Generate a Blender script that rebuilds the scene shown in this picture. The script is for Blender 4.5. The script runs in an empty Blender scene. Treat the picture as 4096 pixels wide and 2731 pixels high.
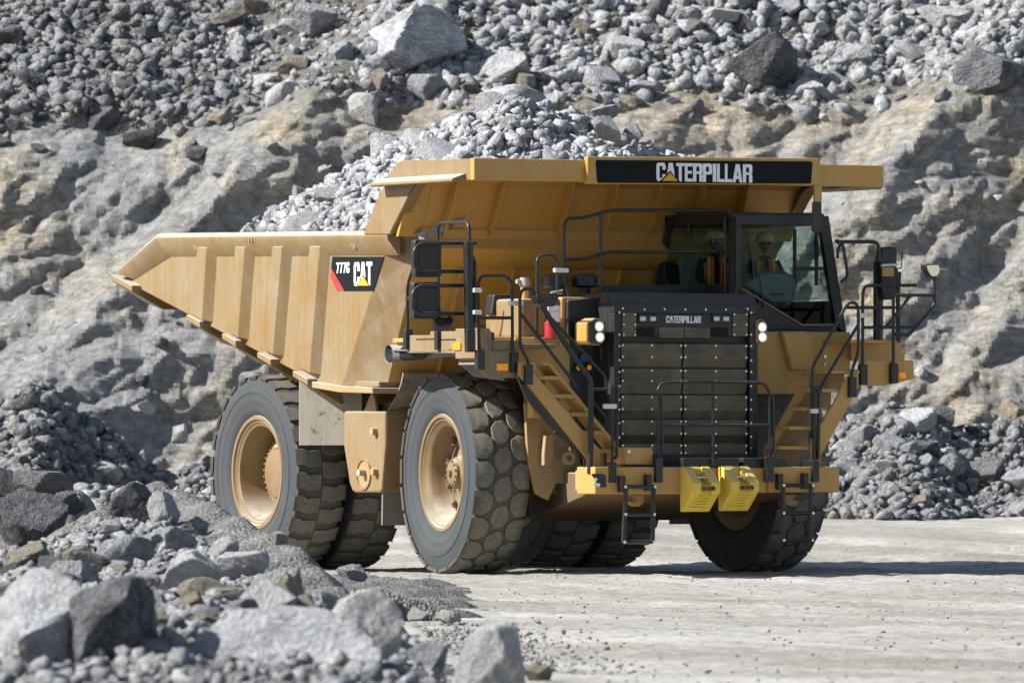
import bpy, bmesh, math, random
import numpy as np
from mathutils import Vector, Matrix

# ------------------------------------------------------------------ camera, light, exposure
SC = bpy.context.scene
COL = SC.collection
TH = math.radians(28.3)                       # heading of the view, measured from the truck's long axis
RIGHT = Vector((math.cos(TH), -math.sin(TH), 0))
FWD = Vector((math.sin(TH), math.cos(TH), 0))
LAT0, DIST, CAM_H = -1.233, 111.0, 1.436
cam_d = bpy.data.cameras.new('camera')
cam = bpy.data.objects.new('camera', cam_d); COL.objects.link(cam)
cam.location = RIGHT*LAT0 - FWD*DIST + Vector((0, 0, CAM_H))
cam.rotation_euler = (math.radians(90 + 0.7727), 0, -TH)
cam_d.sensor_width = 36.0
cam_d.lens = 36.0*34960/4096
cam_d.clip_start, cam_d.clip_end = 1.0, 5000.0
cam_d.dof.use_dof = True
cam_d.dof.focus_distance = 104.0
cam_d.dof.aperture_fstop = 4.6
SC.camera = cam

SUN_ELEV = math.radians(36)
sun_h = (-RIGHT*0.975 - FWD*0.22).normalized()        # horizontal direction towards the sun
to_sun = (sun_h*math.cos(SUN_ELEV) + Vector((0, 0, math.sin(SUN_ELEV)))).normalized()
w = bpy.data.worlds.new('World'); SC.world = w; w.use_nodes = True
nt = w.node_tree; nt.nodes.clear()
sky = nt.nodes.new('ShaderNodeTexSky'); sky.sky_type = 'NISHITA'; sky.sun_disc = False
sky.sun_elevation = SUN_ELEV
sky.sun_rotation = math.atan2(sun_h.x, sun_h.y)
bg = nt.nodes.new('ShaderNodeBackground'); bg.inputs[1].default_value = 0.074
wo = nt.nodes.new('ShaderNodeOutputWorld')
nt.links.new(sky.outputs[0], bg.inputs[0]); nt.links.new(bg.outputs[0], wo.inputs[0])
sl = bpy.data.lights.new('sun', 'SUN'); sl.energy = 5.0; sl.angle = math.radians(0.5); sl.color = (1.0, 0.965, 0.91)
so = bpy.data.objects.new('sun', sl); COL.objects.link(so)
so.rotation_euler = to_sun.to_track_quat('Z', 'Y').to_euler()
SC.view_settings.view_transform = 'Standard'; SC.view_settings.look = 'None'
SC.view_settings.exposure = 0.84; SC.view_settings.gamma = 1.0
try:
    SC.cycles.max_bounces = 8; SC.cycles.transparent_max_bounces = 12; SC.cycles.use_denoising = True
except Exception:
    pass

rng = random.Random(7)
nrs = np.random.RandomState(11)

def lat(l, dep, z=0.0):
    """A point l metres right of the view axis and dep metres ahead of the camera."""
    v = RIGHT*(LAT0 + l) + FWD*(dep - DIST); v.z = z
    return v

# ------------------------------------------------------------------ materials
def mat(name):
    m = bpy.data.materials.new(name); m.use_nodes = True
    n = m.node_tree.nodes; b = n['Principled BSDF']
    return m, n, m.node_tree.links, b
def node(n, t, **kw):
    x = n.new(t)
    for k, v in kw.items():
        if k.startswith('i_'):
            x.inputs[k[2:].replace('_', ' ')].default_value = v
        else:
            setattr(x, k, v)
    return x
def ramp(n, l, src, stops):
    r = n.new('ShaderNodeValToRGB'); e = r.color_ramp.elements
    while len(e) < len(stops): e.new(0.5)
    for k, (p, c) in enumerate(stops):
        e[k].position = p; e[k].color = (c, c, c, 1) if isinstance(c, (int, float)) else (*c, 1)
    l.new(src, r.inputs[0]); return r
def mixc(n, l, fac, a, b, blend='MIX'):
    x = n.new('ShaderNodeMix'); x.data_type = 'RGBA'; x.blend_type = blend
    for s, v in ((0, fac), (6, a), (7, b)):
        if hasattr(v, 'type'): l.new(v, x.inputs[s])
        elif isinstance(v, (int, float)): x.inputs[s].default_value = v
        else: x.inputs[s].default_value = (*v, 1)
    return x.outputs[2]
def noise(n, l, co, scale, detail=6, rough=0.6, dist=0.0):
    x = node(n, 'ShaderNodeTexNoise'); x.inputs['Scale'].default_value = scale
    x.inputs['Detail'].default_value = detail; x.inputs['Roughness'].default_value = rough
    x.inputs['Distortion'].default_value = dist
    l.new(co, x.inputs['Vector']); return x.outputs['Fac']
def coords(n, l, scale=(1, 1, 1), kind='Object', rot=(0, 0, 0)):
    t = n.new('ShaderNodeTexCoord'); mp = n.new('ShaderNodeMapping')
    mp.inputs['Scale'].default_value = scale; mp.inputs['Rotation'].default_value = rot
    l.new(t.outputs[kind], mp.inputs['Vector']); return mp.outputs[0]
def bump(n, l, b, h, strength, dist):
    x = n.new('ShaderNodeBump'); x.inputs['Strength'].default_value = strength
    x.inputs['Distance'].default_value = dist; l.new(h, x.inputs['Height']); l.new(x.outputs[0], b.inputs['Normal'])
    return x
def upness(n, l):
    g = n.new('ShaderNodeNewGeometry'); s = n.new('ShaderNodeSeparateXYZ'); l.new(g.outputs['Normal'], s.inputs[0])
    return s.outputs['Z']

def paint(name, col, dust=(0.40, 0.32, 0.205), amount=0.5, rough=0.42, splash=None):
    """Machine paint under quarry dust: dust in vertical runs, more on ledges, a few scuffs."""
    m, n, l, b = mat(name)
    co = coords(n, l, (1, 1, 1))
    a = noise(n, l, co, 1.3, 7, 0.65)
    st = noise(n, l, coords(n, l, (5.0, 5.0, 0.35)), 1.6, 5, 0.6)
    fine = noise(n, l, co, 38.0, 4, 0.7)
    up = upness(n, l)
    m1 = n.new('ShaderNodeMath'); m1.operation = 'MULTIPLY'; l.new(a, m1.inputs[0]); l.new(st, m1.inputs[1])
    m2 = n.new('ShaderNodeMath'); m2.operation = 'MULTIPLY_ADD'; l.new(up, m2.inputs[0]); m2.inputs[1].default_value = 0.10
    l.new(m1.outputs[0], m2.inputs[2])
    f = ramp(n, l, m2.outputs[0], [(0.10, 0.0), (0.42, 1.0)])
    mm = n.new('ShaderNodeMath'); mm.operation = 'MULTIPLY'; l.new(f.outputs[0], mm.inputs[0]); mm.inputs[1].default_value = amount*1.6
    mc = n.new('ShaderNodeClamp'); l.new(mm.outputs[0], mc.inputs[0]); mc.inputs['Max'].default_value = 0.92
    c = mixc(n, l, mc.outputs[0], col, dust)
    uf = ramp(n, l, up, [(0.45, 0.0), (0.95, 0.85)])
    c = mixc(n, l, uf.outputs[0], c, mixc(n, l, min(1.0, amount*1.3), c, (0.60, 0.56, 0.48)))
    dk = ramp(n, l, fine, [(0.30, 0.92), (0.55, 1.0)])
    c = mixc(n, l, 1.0, c, dk.outputs[0], 'MULTIPLY')
    if amount > .5:
        # scrapes and run marks left by spilled rock
        sc = noise(n, l, coords(n, l, (1.0, 6.0, .5), rot=(.35, 0, 0)), 7.0, 6, 0.8, .4)
        c = mixc(n, l, ramp(n, l, sc, [(0.60, 0.0), (0.72, 0.55)]).outputs[0], c, (0.135, 0.095, 0.055))
        c = mixc(n, l, ramp(n, l, noise(n, l, co, 2.6, 7, .7, .8), [(0.56, 0.0), (0.70, 0.6)]).outputs[0], c, tuple(x*1.12 for x in dust))
    if splash:
        # dried mud spatter, denser towards one end of the panel
        sp = noise(n, l, co, 11.0, 4, 0.8); big = noise(n, l, co, 1.7, 4, 0.6)
        ad = n.new('ShaderNodeMath'); ad.operation = 'MULTIPLY'; l.new(sp, ad.inputs[0]); l.new(big, ad.inputs[1])
        sr = ramp(n, l, ad.outputs[0], [(0.300, 0.0), (0.345, 1.0)])
        c = mixc(n, l, sr.outputs[0], c, splash)
    l.new(c, b.inputs['Base Color'])
    rr = ramp(n, l, mc.outputs[0], [(0.0, rough), (0.8, 0.85)]); l.new(rr.outputs[0], b.inputs['Roughness'])
    bump(n, l, b, fine, 0.06, 0.01)
    return m

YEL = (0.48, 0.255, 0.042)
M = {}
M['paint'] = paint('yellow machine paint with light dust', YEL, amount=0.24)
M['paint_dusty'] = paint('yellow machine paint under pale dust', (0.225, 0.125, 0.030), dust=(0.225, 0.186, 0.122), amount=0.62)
M['corner'] = paint('golden paint darkened for shade, under thrown dust', (0.165, 0.088, 0.018), dust=(0.215, 0.182, 0.132), amount=0.62)  # base darker than the side sheets, standing in for grazing shade; dust on top
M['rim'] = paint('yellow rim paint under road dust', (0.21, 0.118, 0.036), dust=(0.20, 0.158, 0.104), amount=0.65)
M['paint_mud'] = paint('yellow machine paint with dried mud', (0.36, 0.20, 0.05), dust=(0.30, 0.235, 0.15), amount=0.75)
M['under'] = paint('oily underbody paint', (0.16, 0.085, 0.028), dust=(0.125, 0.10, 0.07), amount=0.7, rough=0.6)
M['black'] = paint('black machine paint', (0.010, 0.011, 0.013), dust=(0.07, 0.065, 0.055), amount=0.10, rough=0.38)
M['rail'] = paint('black tube paint', (0.008, 0.009, 0.011), dust=(0.06, 0.055, 0.05), amount=0.10, rough=0.30)
M['hood'] = paint('black hood paint', (0.010, 0.0115, 0.014), dust=(0.06, 0.056, 0.048), amount=0.16, rough=0.42)
M['flap'] = paint('muddy rubber', (0.165, 0.150, 0.122), dust=(0.235, 0.212, 0.170), amount=0.8, rough=0.9, splash=(0.075, 0.066, 0.052))
M['chock'] = paint('bright yellow plastic', (0.72, 0.49, 0.028), dust=(0.48, 0.42, 0.26), amount=0.22, rough=0.5)
M['red'] = paint('red extinguisher enamel', (0.38, 0.012, 0.022), amount=0.05, rough=0.3)
M['steel'] = paint('bare grey steel', (0.30, 0.29, 0.27), dust=(0.40, 0.36, 0.30), amount=0.5, rough=0.5)
M['exhaust'] = paint('sooty exhaust steel', (0.10, 0.096, 0.09), dust=(0.17, 0.155, 0.13), amount=0.4, rough=0.6)
M['galv'] = paint('white clamp plastic', (0.68, 0.68, 0.62), amount=0.08, rough=0.5)
M['blue'] = paint('blue plastic', (0.02, 0.045, 0.19), amount=0.05, rough=0.5)

def plain(name, col, rough=0.5, metal=0.0, emit=None, estr=0.0):
    m, n, l, b = mat(name)
    f = noise(n, l, coords(n, l), 25.0, 4, 0.6)
    r = ramp(n, l, f, [(0.3, 0.82), (0.7, 1.0)])
    l.new(mixc(n, l, 1.0, col, r.outputs[0], 'MULTIPLY'), b.inputs['Base Color'])
    b.inputs['Roughness'].default_value = rough; b.inputs['Metallic'].default_value = metal
    if emit:
        b.inputs['Emission Color'].default_value = (*emit, 1); b.inputs['Emission Strength'].default_value = estr
    return m
M['decal'] = plain('black decal film', (0.007, 0.009, 0.011), 0.6)
M['decal'].node_tree.nodes['Principled BSDF'].inputs['Specular IOR Level'].default_value = 0.15
M['white'] = plain('white lettering film', (0.84, 0.85, 0.84), 0.5)
M['tri'] = plain('orange yellow film', (0.72, 0.36, 0.02), 0.5)
M['redfilm'] = plain('red film', (0.50, 0.035, 0.03), 0.5)
M['bolt'] = plain('zinc bolt', (0.75, 0.74, 0.70), 0.28, 0.8)
M['amber'] = plain('amber lens', (0.85, 0.27, 0.012), 0.25, 0.0, (1.0, 0.36, 0.02), 0.12)
M['lamp_lit'] = plain('lit lamp', (0.9, 0.9, 0.85), 0.2, 0.0, (1.0, 0.93, 0.74), 4.0)
M['lamp_edge'] = plain('lamp reflector edge', (0.8, 0.7, 0.45), 0.2, 0.0, (1.0, 0.66, 0.28), 0.30)
M['lamp_off'] = plain('lamp reflector', (0.62, 0.66, 0.62), 0.25, 0.3)
M['interior'] = plain('cab trim', (0.22, 0.25, 0.26), 0.8)
M['seat'] = plain('pale cab trim', (0.30, 0.33, 0.28), 0.9)
M['skin'] = plain('skin', (0.19, 0.10, 0.068), 0.55)
M['shirt'] = plain('navy shirt', (0.018, 0.024, 0.045), 0.9)
M['vest_o'] = plain('orange vest', (0.95, 0.16, 0.05), 0.8)
M['vest_y'] = plain('lime vest strip', (0.62, 0.78, 0.12), 0.7)
M['hat'] = plain('pale hard hat', (0.62, 0.66, 0.40), 0.4)
M['dark'] = plain('dark void', (0.004, 0.004, 0.005), 0.9)
M['lens_blue'] = plain('blue mirrored lens', (0.03, 0.35, 0.75), 0.15, 0.4)

def mk_tyre():
    m, n, l, b = mat('dusty tyre rubber')
    co = coords(n, l)
    a = noise(n, l, co, 2.0, 6, 0.6); f = noise(n, l, co, 22.0, 5, 0.7)
    # dust sits on the tread blocks and in the grooves, the sidewall is scrubbed grey rubber
    s = n.new('ShaderNodeSeparateXYZ'); l.new(co, s.inputs[0])
    v = n.new('ShaderNodeVectorMath'); v.operation = 'LENGTH'
    cx = n.new('ShaderNodeCombineXYZ'); l.new(s.outputs['Y'], cx.inputs['Y']); l.new(s.outputs['Z'], cx.inputs['Z'])
    l.new(cx.outputs[0], v.inputs[0])
    md = n.new('ShaderNodeMath'); md.operation = 'DIVIDE'; l.new(v.outputs['Value'], md.inputs[0]); md.inputs[1].default_value = 1.3
    rad = ramp(n, l, md.outputs[0], [(0.915, 0.0), (0.955, 1.0)])
    side = mixc(n, l, a, (0.026, 0.031, 0.036), (0.056, 0.062, 0.066))
    # concentric scuffing on the sidewall
    ring = n.new('ShaderNodeTexNoise'); ring.noise_dimensions = '1D'; ring.inputs['Scale'].default_value = 16.0
    ring.inputs['Detail'].default_value = 5.0; l.new(v.outputs['Value'], ring.inputs['W'])
    rr = ramp(n, l, ring.outputs['Fac'], [(0.35, 0.88), (0.65, 1.12)])
    side = mixc(n, l, 1.0, side, rr.outputs[0], 'MULTIPLY')
    tread = mixc(n, l, ramp(n, l, f, [(0.30, 0.0), (0.66, 1.0)]).outputs[0], (0.10, 0.096, 0.085), (0.20, 0.185, 0.15))
    # the rounded foot of every groove is packed with brown mud
    gr = ramp(n, l, md.outputs[0], [(0.962, 1.0), (0.980, 0.0)])
    tread = mixc(n, l, gr.outputs[0], tread, (0.072, 0.062, 0.048))
    l.new(mixc(n, l, rad.outputs[0], side, tread), b.inputs['Base Color'])
    b.inputs['Roughness'].default_value = 0.8
    bump(n, l, b, f, 0.35, 0.02)
    return m
M['tyre'] = mk_tyre()

def mk_perf():
    """Perforated sheet: staggered round holes in bronze metal."""
    m, n, l, b = mat('perforated grille sheet')
    t = n.new('ShaderNodeTexCoord'); s = n.new('ShaderNodeSeparateXYZ'); l.new(t.outputs['Object'], s.inputs[0])
    P = 0.030
    def math_(op, a, c=None, d=None):
        x = n.new('ShaderNodeMath'); x.operation = op
        for k, v in enumerate((a, c, d)):
            if v is None: continue
            if hasattr(v, 'type'): l.new(v, x.inputs[k])
            else: x.inputs[k].default_value = v
        return x.outputs[0]
    row = math_('DIVIDE', s.outputs['Z'], P*0.86)
    ri = math_('FLOOR', row); rf = math_('SUBTRACT', math_('SUBTRACT', row, ri), 0.5)
    off = math_('MULTIPLY', math_('MODULO', ri, 2.0), 0.5)
    u = math_('ADD', math_('DIVIDE', s.outputs['X'], P), off)
    uf = math_('SUBTRACT', math_('FRACT', u), 0.5)
    d = math_('SQRT', math_('ADD', math_('MULTIPLY', uf, uf), math_('MULTIPLY', rf, rf)))
    hole = ramp(n, l, d, [(0.30, 0.0), (0.38, 1.0)])
    a = noise(n, l, coords(n, l), 3.0, 5, 0.6)
    metal = mixc(n, l, ramp(n, l, a, [(0.35, 0.0), (0.65, 1.0)]).outputs[0], (0.095, 0.080, 0.053), (0.20, 0.167, 0.107))
    l.new(mixc(n, l, hole.outputs[0], (0.010, 0.010, 0.010), metal), b.inputs['Base Color'])
    b.inputs['Metallic'].default_value = 0.35; b.inputs['Roughness'].default_value = 0.45
    return m
M['perf'] = mk_perf()

def mk_glass():
    m, n, l, b = mat('tinted cab glass')
    out = n['Material Output']; n.remove(b)
    tr = n.new('ShaderNodeBsdfTransparent'); tr.inputs[0].default_value = (0.73, 0.81, 0.82, 1)
    gl = n.new('ShaderNodeBsdfGlossy'); gl.inputs['Roughness'].default_value = 0.02; gl.inputs[0].default_value = (0.9, 0.95, 0.95, 1)
    fr = n.new('ShaderNodeLayerWeight'); fr.inputs[0].default_value = 0.35
    pw = n.new('ShaderNodeMath'); pw.operation = 'POWER'; l.new(fr.outputs['Facing'], pw.inputs[0]); pw.inputs[1].default_value = 4.0
    ma = n.new('ShaderNodeMath'); ma.operation = 'MULTIPLY_ADD'; l.new(pw.outputs[0], ma.inputs[0]); ma.inputs[1].default_value = 0.35; ma.inputs[2].default_value = 0.008
    mx = n.new('ShaderNodeMixShader'); l.new(ma.outputs[0], mx.inputs[0]); l.new(tr.outputs[0], mx.inputs[1]); l.new(gl.outputs[0], mx.inputs[2])
    l.new(mx.outputs[0], out.inputs[0]); return m
M['glass'] = mk_glass()
def mk_mirror():
    m, n, l, b = mat('mirror glass'); b.inputs['Base Color'].default_value = (0.8, 0.8, 0.8, 1)
    b.inputs['Metallic'].default_value = 1.0; b.inputs['Roughness'].default_value = 0.05; return m
M['mirror'] = mk_mirror()

def mk_rock(name, pale, dark, tan, tan_amt=0.35, scale=1.0, attr=False, dust=0.5):
    """Broken limestone: grey body, pale dust on upward faces, dark clean breaks and some tan staining."""
    m, n, l, b = mat(name)
    co = coords(n, l, (scale, scale, scale))
    a = noise(n, l, co, 1.8, 7, 0.62, 0.6); f = noise(n, l, co, 14.0, 9, 0.76); st = noise(n, l, co, 0.9, 4, 0.6, 0.8)
    vein = noise(n, l, coords(n, l, (1.0*scale, 1.0*scale, 3.5*scale), rot=(0.5, 0.4, 0.2)), 4.0, 6, 0.7, 1.0)
    if attr:
        at = n.new('ShaderNodeAttribute'); at.attribute_name = 'tint'; rnd = at.outputs['Fac']
    else:
        oi = n.new('ShaderNodeObjectInfo'); rnd = oi.outputs['Random']
    base = mixc(n, l, ramp(n, l, a, [(0.34, 0.0), (0.66, 1.0)]).outputs[0], dark, pale)
    base = mixc(n, l, ramp(n, l, vein, [(0.50, 0.0), (0.64, 0.75)]).outputs[0], base, tuple(min(0.75, c*1.35) for c in pale))
    tn = n.new('ShaderNodeMath'); tn.operation = 'MULTIPLY_ADD'; l.new(rnd, tn.inputs[0]); tn.inputs[1].default_value = 0.35; l.new(st, tn.inputs[2])
    tf = ramp(n, l, tn.outputs[0], [(0.74, 0.0), (0.92, tan_amt)])
    base = mixc(n, l, tf.outputs[0], base, tan)
    rv = ramp(n, l, rnd, [(0.0, 0.62), (0.5, 0.95), (1.0, 1.18)])
    base = mixc(n, l, 1.0, base, rv.outputs[0], 'MULTIPLY')
    fr = ramp(n, l, f, [(0.32, 0.60), (0.60, 1.12)])
    base = mixc(n, l, 1.0, base, fr.outputs[0], 'MULTIPLY')
    up = upness(n, l)
    mu = n.new('ShaderNodeMath'); mu.operation = 'MULTIPLY'; l.new(up, mu.inputs[0]); l.new(a, mu.inputs[1])
    df = ramp(n, l, mu.outputs[0], [(0.10, 0.0), (0.45, dust)])
    base = mixc(n, l, df.outputs[0], base, tuple(c*1.12 for c in pale))
    l.new(base, b.inputs['Base Color']); b.inputs['Roughness'].default_value = 0.95
    b.inputs['Specular IOR Level'].default_value = 0.2
    ch = n.new('ShaderNodeTexVoronoi'); ch.distance = 'CHEBYCHEV'; ch.inputs['Scale'].default_value = 5.0; ch.inputs['Randomness'].default_value = 1.0
    wp = n.new('ShaderNodeVectorMath'); wp.operation = 'ADD'; nz = n.new('ShaderNodeTexNoise'); nz.inputs['Scale'].default_value = 3.0; l.new(co, nz.inputs['Vector'])
    l.new(co, wp.inputs[0]); l.new(nz.outputs['Color'], wp.inputs[1]); l.new(wp.outputs[0], ch.inputs['Vector'])
    hs = n.new('ShaderNodeMath'); hs.operation = 'ADD'; l.new(f, hs.inputs[0]); l.new(ch.outputs['Distance'], hs.inputs[1])
    bump(n, l, b, hs.outputs[0], 1.0, 0.065/scale)
    return m
M['rock'] = mk_rock('grey quarry rock', (0.54, 0.557, 0.585), (0.24, 0.25, 0.272), (0.40, 0.30, 0.185))
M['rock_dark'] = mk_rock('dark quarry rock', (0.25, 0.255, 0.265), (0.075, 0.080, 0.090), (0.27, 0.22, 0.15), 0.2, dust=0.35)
M['rock_pale'] = mk_rock('pale quarry rock', (0.72, 0.725, 0.72), (0.44, 0.445, 0.45), (0.48, 0.41, 0.30), 0.45)
M['rock_tan'] = mk_rock('tan quarry rock', (0.46, 0.42, 0.345), (0.24, 0.21, 0.165), (0.42, 0.29, 0.15), 0.6)
M['load'] = mk_rock('pale blasted rock', (0.58, 0.59, 0.61), (0.31, 0.32, 0.34), (0.52, 0.48, 0.42), 0.15, 1.6)
M['rubble'] = mk_rock('mixed rubble', (0.48, 0.49, 0.51), (0.20, 0.21, 0.227), (0.36, 0.28, 0.18), 0.4, 1.0, True)
M['rubble_dark'] = mk_rock('dark rubble', (0.33, 0.337, 0.35), (0.13, 0.137, 0.15), (0.26, 0.20, 0.13), 0.4, 1.0, True)  # darker tone; on the upper left slope it stands in for shade
M['pebble'] = mk_rock('dusty road stone', (0.46, 0.455, 0.44), (0.26, 0.255, 0.245), (0.40, 0.34, 0.26), 0.4, 1.0, True)
M['load_bits'] = mk_rock('pale crushed rock', (0.52, 0.53, 0.55), (0.25, 0.26, 0.278), (0.5, 0.46, 0.40), 0.12, 2.0, True)

def mk_ground():
    m, n, l, b = mat('rolled quarry floor')
    co = coords(n, l)
    a = noise(n, l, coords(n, l, (0.10, 0.10, 1), rot=(0, 0, TH)), 1.6, 8, 0.62, 0.5)
    tr = noise(n, l, coords(n, l, (0.30, 0.045, 1), rot=(0, 0, TH)), 2.2, 7, 0.66, 0.4)      # tyre tracks along the haul road
    f = noise(n, l, co, 9.0, 8, 0.75); g = noise(n, l, co, 42.0, 5, 0.8)
    base = mixc(n, l, ramp(n, l, a, [(0.38, 0.0), (0.62, 1.0)]).outputs[0], (0.42, 0.395, 0.35), (0.63, 0.615, 0.58))
    base = mixc(n, l, ramp(n, l, tr, [(0.40, 0.55), (0.58, 0.0)]).outputs[0], base, (0.285, 0.255, 0.215))
    base = mixc(n, l, 1.0, base, ramp(n, l, f, [(0.32, 0.56), (0.60, 1.10)]).outputs[0], 'MULTIPLY')
    base = mixc(n, l, ramp(n, l, g, [(0.56, 0.0), (0.68, 0.6)]).outputs[0], base, (0.17, 0.16, 0.15))
    l.new(base, b.inputs['Base Color']); b.inputs['Roughness'].default_value = 0.95
    b.inputs['Specular IOR Level'].default_value = 0.15
    h = n.new('ShaderNodeMath'); h.operation = 'ADD'; l.new(f, h.inputs[0]); l.new(g, h.inputs[1])
    bump(n, l, b, h.outputs[0], 0.55, 0.05)
    return m
M['ground'] = mk_ground()

def mk_gravel():
    m, n, l, b = mat('grey crusher grit')
    co = coords(n, l)
    v = n.new('ShaderNodeTexVoronoi'); v.inputs['Scale'].default_value = 26.0; l.new(co, v.inputs['Vector'])
    f = noise(n, l, co, 14.0, 7, 0.75); a = noise(n, l, co, 0.9, 5, 0.6)
    hs = n.new('ShaderNodeSeparateColor'); l.new(v.outputs['Color'], hs.inputs[0])
    c = mixc(n, l, hs.outputs[0], (0.095, 0.094, 0.09), (0.27, 0.265, 0.252))
    c = mixc(n, l, ramp(n, l, a, [(0.4, 0.0), (0.65, 0.5)]).outputs[0], c, (0.23, 0.22, 0.20))
    c = mixc(n, l, 1.0, c, ramp(n, l, f, [(0.3, 0.7), (0.65, 1.1)]).outputs[0], 'MULTIPLY')
    l.new(c, b.inputs['Base Color']); b.inputs['Roughness'].default_value = 0.95; b.inputs['Specular IOR Level'].default_value = 0.15
    bump(n, l, b, v.outputs['Distance'], 0.8, 0.04)
    return m
M['gravel'] = mk_gravel()

def mk_cliff():
    m, n, l, b = mat('quarry face rock')
    at = n.new('ShaderNodeAttribute'); at.attribute_name = 'face'          # 1 on solid face, 0 on loose rubble
    co = coords(n, l)
    # bedding dips to the left of the face
    bed = noise(n, l, coords(n, l, (0.35, 0.35, 1.0), rot=(0.0, math.radians(35), 0)), 1.1, 8, 0.66, 0.9)
    a = noise(n, l, co, 0.30, 6, 0.6, 0.6); f = noise(n, l, co, 4.0, 9, 0.74); st = noise(n, l, co, 0.55, 5, 0.62, 1.2)
    crack = n.new('ShaderNodeTexVoronoi'); crack.feature = 'DISTANCE_TO_EDGE'; crack.inputs['Scale'].default_value = 0.9
    wv = n.new('ShaderNodeVectorMath'); wv.operation = 'ADD'
    nz = n.new('ShaderNodeTexNoise'); nz.inputs['Scale'].default_value = 1.4; nz.inputs['Detail'].default_value = 5; l.new(co, nz.inputs['Vector'])
    l.new(co, wv.inputs[0]); l.new(nz.outputs['Color'], wv.inputs[1]); l.new(wv.outputs[0], crack.inputs['Vector'])
    c = mixc(n, l, ramp(n, l, bed, [(0.36, 0.0), (0.64, 1.0)]).outputs[0], (0.42, 0.415, 0.40), (0.69, 0.61, 0.465))
    c = mixc(n, l, ramp(n, l, st, [(0.47, 0.0), (0.64, 0.75)]).outputs[0], c, (0.58, 0.46, 0.29))
    c = mixc(n, l, ramp(n, l, noise(n, l, coords(n, l, (0.6, 0.6, 1.2)), 1.9, 6, 0.65, 1.5), [(0.56, 0.0), (0.70, 0.6)]).outputs[0], c, (0.52, 0.39, 0.22))
    stk = noise(n, l, coords(n, l, (0.8, 0.8, 4.5), rot=(0.0, math.radians(35), 0)), 2.4, 9, 0.75, 0.8)
    c = mixc(n, l, 1.0, c, ramp(n, l, stk, [(0.34, 0.55), (0.60, 1.15)]).outputs[0], 'MULTIPLY')
    ck = n.new('ShaderNodeTexVoronoi'); ck.feature = 'DISTANCE_TO_EDGE'; ck.inputs['Scale'].default_value = 2.6; l.new(wv.outputs[0], ck.inputs['Vector'])
    c = mixc(n, l, ramp(n, l, ck.outputs['Distance'], [(0.0, 0.5), (0.05, 0.0)]).outputs[0], c, (0.12, 0.115, 0.105))
    c = mixc(n, l, ramp(n, l, a, [(0.40, 0.7), (0.58, 0.0)]).outputs[0], c, (0.40, 0.423, 0.46))
    c = mixc(n, l, ramp(n, l, crack.outputs['Distance'], [(0.0, 0.45), (0.035, 0.0)]).outputs[0], c, (0.13, 0.12, 0.10))
    loose = mixc(n, l, ramp(n, l, f, [(0.3, 0.0), (0.7, 1.0)]).outputs[0], (0.18, 0.176, 0.166), (0.37, 0.348, 0.305))
    c = mixc(n, l, at.outputs['Fac'], loose, c)
    c = mixc(n, l, 1.0, c, ramp(n, l, f, [(0.30, 0.55), (0.60, 1.12)]).outputs[0], 'MULTIPLY')
    l.new(c, b.inputs['Base Color']); b.inputs['Roughness'].default_value = 0.95; b.inputs['Specular IOR Level'].default_value = 0.15
    hs = n.new('ShaderNodeMath'); hs.operation = 'ADD'; l.new(f, hs.inputs[0]); l.new(stk, hs.inputs[1])
    bump(n, l, b, hs.outputs[0], 1.0, 0.16)
    return m
M['cliff'] = mk_cliff()

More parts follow.
